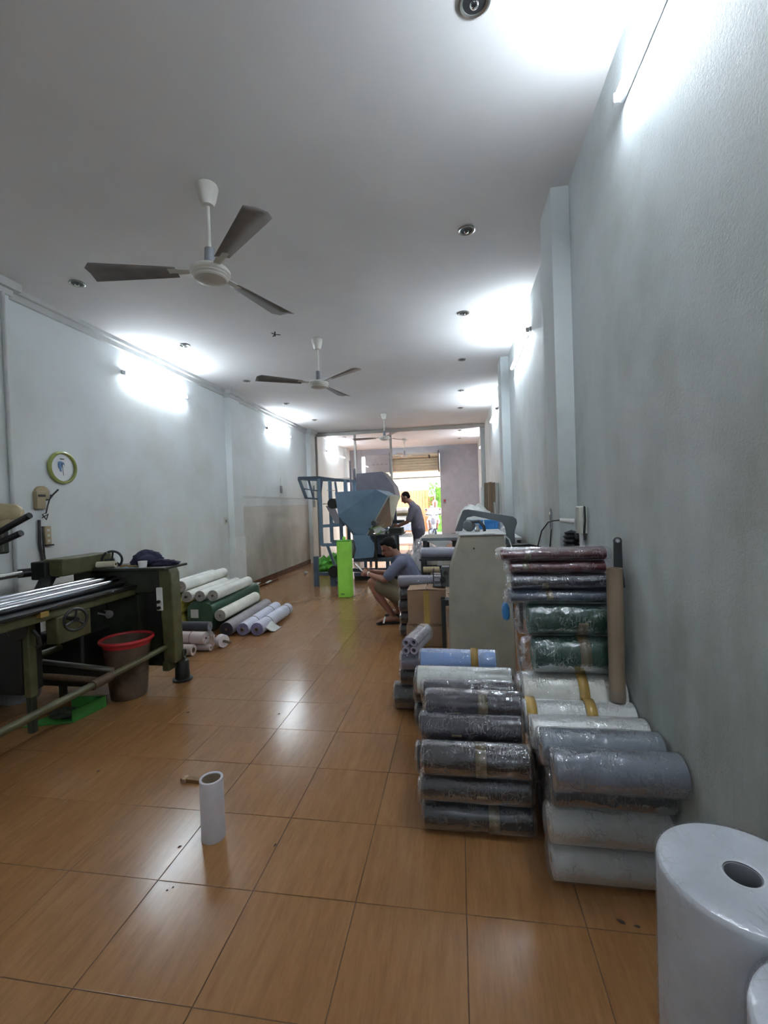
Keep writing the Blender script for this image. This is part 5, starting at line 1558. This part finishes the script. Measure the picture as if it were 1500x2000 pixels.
# green dustpan
t = thing('dustpan', 'green plastic dustpan lying on the floor under the machine rail', 'dustpan', (-2.78, 2.85, 0))
MB().prism([(-3.0, 2.62), (-2.70, 2.72), (-2.66, 2.98), (-2.92, 2.95)], 0.002, 0.010, 'xy').build('pan_base', M['dustpan'], t)
MB().prism([(-2.70, 2.72), (-2.66, 2.98), (-2.672, 2.98), (-2.712, 2.725)], 0.008, 0.085, 'xy').build('side_wall', M['dustpan'], t)
MB().prism([(-2.66, 2.98), (-2.92, 2.95), (-2.92, 2.938), (-2.66, 2.968)], 0.008, 0.085, 'xy').build('side_wall', M['dustpan'], t)
MB().blob((-2.85, 2.80, 0.03), (0.10, 0.07, 0.025), 0.4, seed=3, flat=-0.02).build('sweepings', M['olive_dark'], t)

# ------------------------------------------------------------------ rolls by the left wall
LIL = (206, 207, 222)
gl_ = 'loose rolls by the left wall'
roll('lilac-white tied roll nearest the walkway, lying on the floor', (-2.30, 4.80, 0.078), (-2.33, 5.82, 0.075), 0.076, LIL, wrap=False, ties=(0.28, 0.88), core=0.30, core_len=0.02, seed=201, group=gl_, name='film_roll', endrgb=(132, 128, 168))
roll('lilac-white tied roll, second from the walkway, between grey roll and its twin', (-2.475, 4.80, 0.075), (-2.54, 5.93, 0.073), 0.073, LIL, wrap=False, ties=(0.28, 0.75), core=0.30, core_len=0.02, seed=203, group=gl_, name='film_roll', endrgb=(132, 128, 168))
roll('grey roll with dark end lying beside the two lilac rolls', (-2.655, 4.76, 0.083), (-2.74, 6.05, 0.08), 0.081, (150, 146, 148), wrap=False, core=0.18, seed=205, group=gl_, name='film_roll', endrgb=(52, 50, 60))
roll('cream white roll lying on top between the grey roll and the green bale', (-2.765, 4.83, 0.225), (-2.82, 5.88, 0.225), 0.069, (226, 224, 210), wrap=False, core=0.2, seed=207, group=gl_, name='film_roll', endrgb=(170, 166, 156))
roll('white roll at the right on top of the green bale', (-2.90, 4.92, 0.438), (-2.98, 6.0, 0.425), 0.067, (222, 222, 214), wrap=False, core=0.25, core_len=0.006, seed=209, group=gl_, name='film_roll', endrgb=(166, 162, 156))
roll('white roll in the middle on top of the green bale', (-3.055, 4.90, 0.438), (-3.13, 5.95, 0.425), 0.064, (222, 222, 214), wrap=False, core=0.25, core_len=0.006, seed=211, group=gl_, name='film_roll', endrgb=(160, 156, 152))
roll('white roll at the left on top of the green bale, its end projecting', (-3.20, 4.86, 0.438), (-3.28, 5.9, 0.428), 0.066, (222, 222, 214), wrap=False, core=0.28, core_len=0.02, seed=213, group=gl_, name='film_roll', endrgb=(166, 162, 156))
roll('upper white roll resting on the rolls above the green bale', (-3.285, 4.88, 0.555), (-3.38, 6.05, 0.545), 0.068, (226, 226, 220), wrap=False, core=0.26, core_len=0.02, seed=215, group=gl_, name='film_roll', endrgb=(166, 162, 156))
roll('rearmost upper white roll, closest to the left wall', (-3.46, 4.85, 0.53), (-3.55, 6.05, 0.52), 0.07, (226, 226, 220), wrap=False, core=0.26, seed=217, group=gl_, name='film_roll', endrgb=(166, 162, 156))
roll('yellow roll, upper of two behind the olive machine post', (-3.365, 4.80, 0.297), (-3.40, 5.9, 0.297), 0.085, (186, 176, 92), wrap=False, core=0.2, seed=219, group=gl_, name='film_roll')
roll('yellow roll, lower of two behind the olive machine post', (-3.37, 4.86, 0.105), (-3.405, 5.9, 0.105), 0.102, (186, 176, 92), wrap=False, core=0.15, seed=221, group=gl_, name='film_roll')
roll('yellowish roll on the floor hard against the left wall', (-3.645, 4.9, 0.13), (-3.645, 5.9, 0.13), 0.125, (180, 170, 96), wrap=False, core=0.15, seed=223, group=gl_, name='film_roll')
roll('yellowish roll in the second layer hard against the left wall', (-3.60, 4.9, 0.37), (-3.60, 5.9, 0.37), 0.09, (180, 170, 96), wrap=False, core=0.15, seed=225, group=gl_, name='film_roll')
# loose flap of lilac film on the floor
mb = MB()
vs, fs = [], []
for i_ in range(9):
    for j_ in range(5):
        u_, v_ = i_ / 8, j_ / 4
        vs.append((-2.235 + 0.075 * v_, 4.86 + 0.22 * u_ + 0.12 * v_, 0.10 * (1 - v_) ** 2 + 0.006 + 0.012 * mnoise.noise(V((u_ * 3, v_ * 3, 1)))))
for i_ in range(8):
    for j_ in range(4):
        q = i_ * 5 + j_
        fs.append((q, q + 1, q + 6, q + 5))
mb.add(vs, fs)
o = mb.build('loose_film', M['white_guard'])
o.modifiers.new('thick', 'SOLIDIFY').thickness = 0.002
tag(o, 'loose flap of pale film spread on the floor beside the nearest lilac roll', 'film')
# green bale
t = thing('green_bale', 'long dark green wrapped bale with a white paper label on its end', 'bale', (-3.03, 5.6, 0))
mb = MB()
rings = []
for s in range(26):
    v_ = s / 25
    yy = 4.90 + 1.42 * v_
    k_ = 1.0 if 0.02 < v_ < 0.98 else 0.93
    rg_ = []
    for i_ in range(36):
        th = 2 * PI * i_ / 36
        cc, ss = math.cos(th), math.sin(th)
        cx_ = math.copysign(abs(cc) ** 0.45, cc)
        cz_ = math.copysign(abs(ss) ** 0.45, ss)
        am = 1 + 0.025 * mnoise.noise(V((cc * 2, ss * 2, v_ * 9)))
        rg_.append(V((-3.06 - 0.06 * v_ + 0.175 * cx_ * k_ * am, yy, 0.187 + 0.178 * cz_ * k_ * (am if cz_ < 0.5 else 1))))
    rings.append(rg_)
mb.rings(rings, True)
mb.build('bale_cover', plain('dark_green_wrap', (58, 92, 74), 0.35, var=0.1, coat=0.3, bump=0.2, bscale=12), t)
MB().box(-3.17, -3.075, 4.885, 4.892, 0.18, 0.28).build('paper_label', M['paper'], t)
MB().box(-3.2, -3.02, 6.32, 6.5, 0.31, 0.315).build('cover_flap', M['white_guard'], t)
# small rolls lying across, near the machine foot
gs_ = 'short rolls lying crosswise behind the machine foot'
roll('dark grey roll lying crosswise on top of the pinkish rolls', (-3.1, 4.34, 0.238), (-2.60, 4.34, 0.238), 0.048, (98, 100, 108), wrap=False, core=0.25, seed=231, group=gs_, name='short_roll')
roll('pinkish white tied roll lying crosswise under the dark grey roll', (-3.15, 4.28, 0.136), (-2.605, 4.26, 0.136), 0.064, (214, 196, 192), wrap=False, ties=(0.72,), core=0.2, seed=233, group=gs_, name='short_roll')
roll('pinkish white roll with open hollow end, lowest behind the machine foot', (-2.98, 4.12, 0.056), (-2.66, 4.12, 0.056), 0.055, (214, 196, 192), wrap=False, core=0.5, seed=235, group=gs_, name='short_roll')
roll('short pinkish roll end beside the hollow one on the floor', (-3.0, 4.27, 0.035), (-2.56, 4.27, 0.035), 0.034, (206, 190, 188), wrap=False, core=0.4, seed=237, group=gs_, name='short_roll')
t = thing('film_spool', 'small white spool with a brown stick through it, at the end of the crosswise rolls', 'spool', (-2.50, 4.40, 0))
MB().lathe([(0.016, 0), (0.064, 0), (0.065, 0.004), (0.065, 0.07), (0.016, 0.07)], (-2.54, 4.42, 0.066), V((1, -0.5, 0)), 28).build('spool_body', rollmat((222, 214, 214)), t)
MB().cyl((-2.62, 4.46, 0.066), (-2.375, 4.335, 0.072), 0.014, n=12).build('stick', M['carton_tube'], t)
t = thing('crumpled_film', 'wad of crumpled clear film between the crosswise rolls and the spool', 'film', (-2.60, 4.42, 0.1))
MB().blob((-2.575, 4.30, 0.105), (0.035, 0.05, 0.10), 0.5, 3, seed=5, flat=-0.1).build('film_wad', M['film_milky'], t, ang=80)

# ------------------------------------------------------------------ bright green block and the blue hopper machine
t = thing('green_post_block', 'tall bright green wrapped block standing upright on the floor', 'block', (-1.8, 6.95, 0))
MB().box(-1.905, -1.695, 6.88, 7.06, 0.0, 0.90).build('block_body', M['neon'], t, bevel=0.012)
MB().blob((-1.80, 6.97, 0.93), (0.028, 0.028, 0.035), 0.1, n=16, m=10).build('top_knot', M['neon'], t)
MB().box(-1.91, -1.69, 6.875, 7.065, 0.888, 0.903).build('folded_top', M['green_bag'], t, bevel=0.005)
MB().box(-1.86, -1.80, 6.876, 6.88, 0.04, 0.07).build('printed_mark', M['leaf'], t)

hm = thing('hopper_machine', 'large blue hopper machine with steel frame and rollers at the back of the room', 'machine', (-1.8, 8.6, 0))
# hopper: inverted pyramid, blue front, galvanised right side
hv = [(-2.29, 8.3, 1.715), (-1.50, 8.3, 1.735), (-1.26, 8.34, 1.60), (-1.26, 9.85, 1.60), (-1.50, 9.9, 1.735), (-2.29, 9.9, 1.715),
      (-2.24, 8.3, 1.27), (-2.24, 9.9, 1.27), (-1.98, 8.42, 0.86), (-1.72, 8.42, 0.86), (-1.44, 9.6, 0.98), (-1.98, 9.6, 0.86)]
mb = MB()
mb.add(hv, [(0, 6, 8, 9, 2, 1)], 0)
mb.add(hv, [(5, 4, 3, 10, 11, 7)], 0)
mb.add(hv, [(0, 5, 7, 6), (6, 7, 11, 8), (0, 1, 4, 5)], 0)
mb.add(hv, [(1, 2, 3, 4)], 0)
mb.build('hopper', M['blue_steel'], hm, smooth=False)
MB().add([(-1.262, 8.345, 1.597), (-1.262, 9.85, 1.597), (-1.432, 9.60, 0.98), (-1.722, 8.425, 0.865), (-1.250, 8.335, 1.597), (-1.250, 9.86, 1.597), (-1.418, 9.61, 0.978), (-1.710, 8.42, 0.862)],
         [(0, 1, 2, 3), (4, 7, 6, 5), (0, 3, 7, 4), (1, 5, 6, 2), (0, 4, 5, 1), (3, 2, 6, 7)]).build('hopper_side_panel', M['hopper_side'], hm, smooth=False)
MB().beam((-1.255, 8.33, 1.605), (-1.255, 9.87, 1.605), 0.03, 0.03).beam((-1.715, 8.40, 0.875), (-1.26, 8.32, 1.60), 0.022, 0.022).build('rim_edge', M['chrome_side'], hm)
MB().prism([(-1.98, 0.88), (-1.72, 0.88), (-1.55, 0.70), (-1.60, 0.45), (-1.98, 0.43), (-1.93, 0.62)], 8.36, 9.0, 'xz').build('chute', M['blue_steel'], hm, smooth=False)
MB().blob((-2.08, 8.5, 0.62), (0.14, 0.1, 0.17), 0.05, power=0.8).build('chute_cover', M['hopper_side'], hm)
for (a, b) in (((-2.24, 1.25), (-2.24, 0.43)), ((-1.35, 1.0), (-1.35, 0.0)), ((-2.24, 0.43), (-2.24, 0.0))):
    MB().beam((a[0], 8.5, a[1]), (b[0], 8.5, b[1]), 0.06).build('leg', M['blue_dark'], hm)
    MB().beam((a[0], 9.1, a[1]), (b[0], 9.1, b[1]), 0.06).build('leg', M['blue_dark'], hm)
MB().beam((-2.2, 8.34, 1.22), (-1.95, 8.40, 0.87), 0.03).build('brace', M['blue_dark'], hm)
for z in (0.12, 0.40):
    MB().box(-2.0, -0.95, 8.42, 8.48, z - 0.035, z + 0.035).build('base_beam', M['blue_dark'], hm)
    MB().box(-2.2, -0.95, 9.0, 9.06, z - 0.035, z + 0.035).build('base_beam', M['blue_dark'], hm)
MB().box(-1.70, -1.28, 8.55, 8.95, 0.48, 0.86).build('gear_box', M['blue_dark'], hm, bevel=0.02)
MB().box(-2.0, -1.1, 8.45, 9.05, 0.0, 0.10).build('skid', M['near_black'], hm)
for x in (-1.55, -1.12):
    MB().box(x - 0.02, x + 0.02, 8.35, 8.42, 0.10, 0.86).build('upright', M['near_black'], hm)
MB().box(-1.60, -1.05, 8.36, 9.1, 0.86, 0.885).build('feed_table', M['steel'], hm)
for (x, z, r) in ((-1.55, 1.10, 0.05), (-1.63, 0.99, 0.022), (-1.42, 0.94, 0.022), (-1.28, 0.92, 0.022)):
    MB().cyl((x - 0.02, 8.36, z), (x + 0.0, 9.05, z), r, n=18).build('feed_roller', M['steel'] if r > 0.04 else M['chrome'], hm)
MB().beam((-1.66, 8.34, 0.985), (-1.36, 8.34, 1.07), 0.012, 0.022).beam((-1.52, 8.34, 0.89), (-1.28, 8.34, 0.98), 0.012, 0.022).build('guide_bar', M['chrome'], hm)
MB().prism([(-1.60, 1.0), (-1.45, 1.03), (-1.35, 0.97), (-1.38, 0.88), (-1.55, 0.90)], 8.40, 8.42, 'xz').build('guide_plate', M['white_guard'], hm)
MB().box(-1.30, -1.05, 8.42, 8.80, 0.89, 0.99).build('control_tray', M['near_black'], hm)
# left portal frame
pf = MB()
fy = 8.6
for y in (fy, fy + 0.75):
    pf.beam((-2.68, y, 2.0), (-2.68, y, 0.68), 0.065)
    pf.beam((-2.68, y, 0.69), (-2.2, y, 0.69), 0.06)
    pf.beam((-2.68, y, 1.06), (-2.2, y, 1.08), 0.06)
    pf.beam((-2.15, y, 1.95), (-2.15, y, 1.60), 0.065)
pf.beam((-2.68, fy + .35, 0.69), (-2.45, fy + .35, 0.0), 0.05)
pf.build('portal_frame', M['blue_steel'], hm)
tf = MB()
tf.beam((-3.10, 8.6, 2.03), (-2.66, 8.6, 2.02), 0.06)
tf.beam((-2.66, 8.6, 2.02), (-2.10, 8.6, 1.93), 0.05)
tf.beam((-3.15, 9.35, 2.04), (-2.12, 9.35, 1.97), 0.05)
tf.beam((-3.10, 8.6, 2.03), (-3.15, 9.35, 2.04), 0.05)
tf.beam((-2.10, 8.6, 1.93), (-2.12, 9.35, 1.97), 0.05)
tf.beam((-3.10, 8.6, 2.02), (-2.96, 8.6, 1.62), 0.05)
tf.beam((-3.15, 9.35, 2.02), (-3.05, 9.35, 1.62), 0.04)
tf.beam((-2.98, 8.6, 1.63), (-2.70, 8.6, 1.60), 0.03)
tf.beam((-2.98, 8.6, 1.63), (-3.05, 9.35, 1.63), 0.03)
tf.beam((-3.03, 8.6, 1.82), (-2.70, 8.6, 1.76), 0.022)
tf.beam((-2.62, 8.6, 1.99), (-2.68, 8.6, 1.60), 0.03)
tf.beam((-2.44, 8.9, 1.93), (-2.33, 8.6, 1.66), 0.04)
tf.build('top_frame', M['blue_dark'], hm)
MB().beam((-2.50, 8.5, 1.76), (-2.33, 8.5, 1.75), 0.012).cyl((-2.62, 8.6, 1.50), (-2.40, 8.6, 1.50), 0.014, n=10).build('rod', M['chrome_side'], hm)
MB().lathe([(0.001, 0), (0.10, 0), (0.10, 0.12), (0.001, 0.12)], (-2.40, 8.45, 1.50), V((0.3, 1, 0)), 24).build('film_disc', M['near_black'], hm)
MB().prism([(-2.60, 1.46), (-2.42, 1.44), (-2.28, 1.10), (-2.42, 1.10)], 8.7, 8.72, 'xz').build('guard_sheet', M['sign'], hm)
# low front leg frame with motor
MB().beam((-2.58, 7.9, 0.0), (-2.58, 7.9, 0.54), 0.08).build('front_leg', M['blue_dark'], hm)
MB().beam((-2.26, 7.9, 0.0), (-2.26, 7.9, 0.22), 0.10).build('front_leg', M['blue_dark'], hm)
MB().beam((-2.58, 7.9, 0.22), (-2.24, 7.9, 0.22), 0.05, 0.06).beam((-2.22, 7.9, 0.06), (-2.1, 8.5, 0.08), 0.05).build('front_beam', M['blue_dark'], hm)
MB().cyl((-2.22, 7.80, 0.27), (-2.22, 8.05, 0.27), 0.11, n=24).build('drive_motor', M['near_black'], hm)

t = thing('dark_hopper', 'second hopper, dark grey, standing behind the blue one', 'machine', (-1.8, 10.2, 0))
hp = [(-2.27, 2.18), (-1.66, 2.20), (-1.42, 1.86), (-1.37, 1.62), (-1.75, 0.9), (-2.0, 0.9), (-2.30, 1.5), (-2.30, 1.95)]
MB().prism(hp, 10.15, 11.0, 'xz').build('hopper_body', M['dark_hopper'], t, smooth=False)
for x in (-2.15, -1.5):
    for y in (10.25, 10.9):
        MB().beam((x, y, 0.0), (x, y, 1.5), 0.06).build('leg', M['blue_dark'], t)
MB().beam((-2.33, 10.2, 1.5), (-2.33, 10.2, 2.3), 0.05).beam((-2.45, 10.3, 1.2), (-2.45, 10.3, 2.5), 0.03).beam((-2.45, 10.3, 1.25), (-2.2, 10.3, 1.25), 0.03).build('side_post', M['dark_hopper'], t)
MB().box(-1.6, -1.2, 10.2, 10.25, 1.0, 1.08).build('tray', M['steel'], t)

t = thing('green_bags', 'heap of bright green plastic bags on the floor behind the blue legs', 'bag', (-2.9, 9.6, 0))
MB().blob((-2.93, 9.5, 0.16), (0.20, 0.2, 0.19), 0.35, 2.6, 36, 24, seed=3, flat=-0.16).build('bag_film', M['green_bag'], t, ang=70)
MB().blob((-2.66, 9.45, 0.18), (0.19, 0.18, 0.22), 0.4, 2.8, 36, 24, seed=8, flat=-0.18).build('bag_film', M['green_bag'], t, ang=70)
MB().add([(-3.0, 9.4, 0.33), (-2.92, 9.38, 0.36), (-2.80, 9.36, 0.52), (-2.86, 9.38, 0.44)], [(0, 1, 2, 3)]).build('white_tag', M['paper'], t)
tag(MB().blob((-3.27, 9.3, 0.03), (0.04, 0.035, 0.03), 0.4, seed=4, flat=-0.029).build('paper_scrap', M['paper'], ang=70), 'crumpled white paper scrap on the floor by the left wall skirting', 'paper')
# pinkish strip of wood along the skirting
tag(MB().beam((-3.66, 7.6, 0.02), (-3.62, 8.6, 0.02), 0.03, 0.03).build('wood_strip', M['skirt']), 'thin brown wood strip lying along the left skirting', 'strip')
tag(MB().beam((-3.60, 8.0, 0.045), (-3.62, 8.25, 0.045), 0.04, 0.02).build('paper_strip', M['cornice']), 'short pale strip lying on the brown wood strip', 'strip')

# wood-and-tape piece beside the white tube
t = thing('wood_block', 'short brown wooden strip on the floor just behind the white tube', 'wood', (-1.45, 2.19, 0))
MB().box(-1.515, -1.36, 2.170, 2.200, 0.0005, 0.020, rot=Matrix.Rotation(-0.08, 3, 'Z')).build('strip_body', M['wood'], t, bevel=0.002)
MB().box(-1.50, -1.48, 2.165, 2.205, 0.001, 0.0215, rot=Matrix.Rotation(-0.08, 3, 'Z')).build('end_mark', M['carton'], t)

# tiny dark chips on the floor
def chip(x, y, s, a, label):
    R = Matrix.Translation((x, y, 0.001)) @ Matrix.Rotation(a, 4, 'Z')
    mb = MB()
    mb.add([(-s, 0, 0), (-s * .3, s * .35, 0.002), (s * .7, s * .25, 0.004), (s, -0.1 * s, 0.001), (s * .2, -s * .4, 0.0), (0, 0, 0.006)], [(0, 4, 5), (4, 3, 5), (3, 2, 5), (2, 1, 5), (1, 0, 5), (0, 1, 2, 3, 4)], 0, R)
    tag(mb.build('leaf_chip', M['chip'], smooth=False), label, 'debris', 'dark chips on the floor')
chip(-1.964, 2.94, 0.014, 0.2, 'dark chip on the floor right of the machine foot cup')
chip(-2.049, 2.215, 0.010, 1.0, 'small dark chip on the floor left of the wooden strip')
chip(-1.234, 1.746, 0.009, 0.6, 'small dark chip on the floor left of the standing white tube')
chip(-0.821, 1.803, 0.010, 1.2, 'small dark chip on the floor right of the standing white tube')
chip(-1.286, 2.976, 0.009, 0.3, 'tiny dark chip on the floor in the far window glare')
chip(0.505, 1.612, 0.016, -0.6, 'left of two dark chips on the floor before the right stack')
chip(0.552, 1.600, 0.011, -0.2, 'right of two dark chips on the floor before the right stack')
chip(-1.13, 1.55, 0.005, 0.9, 'tiny dark flake on the bright tile in front of the white tube')
chip(-1.145, 1.535, 0.005, 0.3, 'tiny dark flake beside another on the bright tile in front')
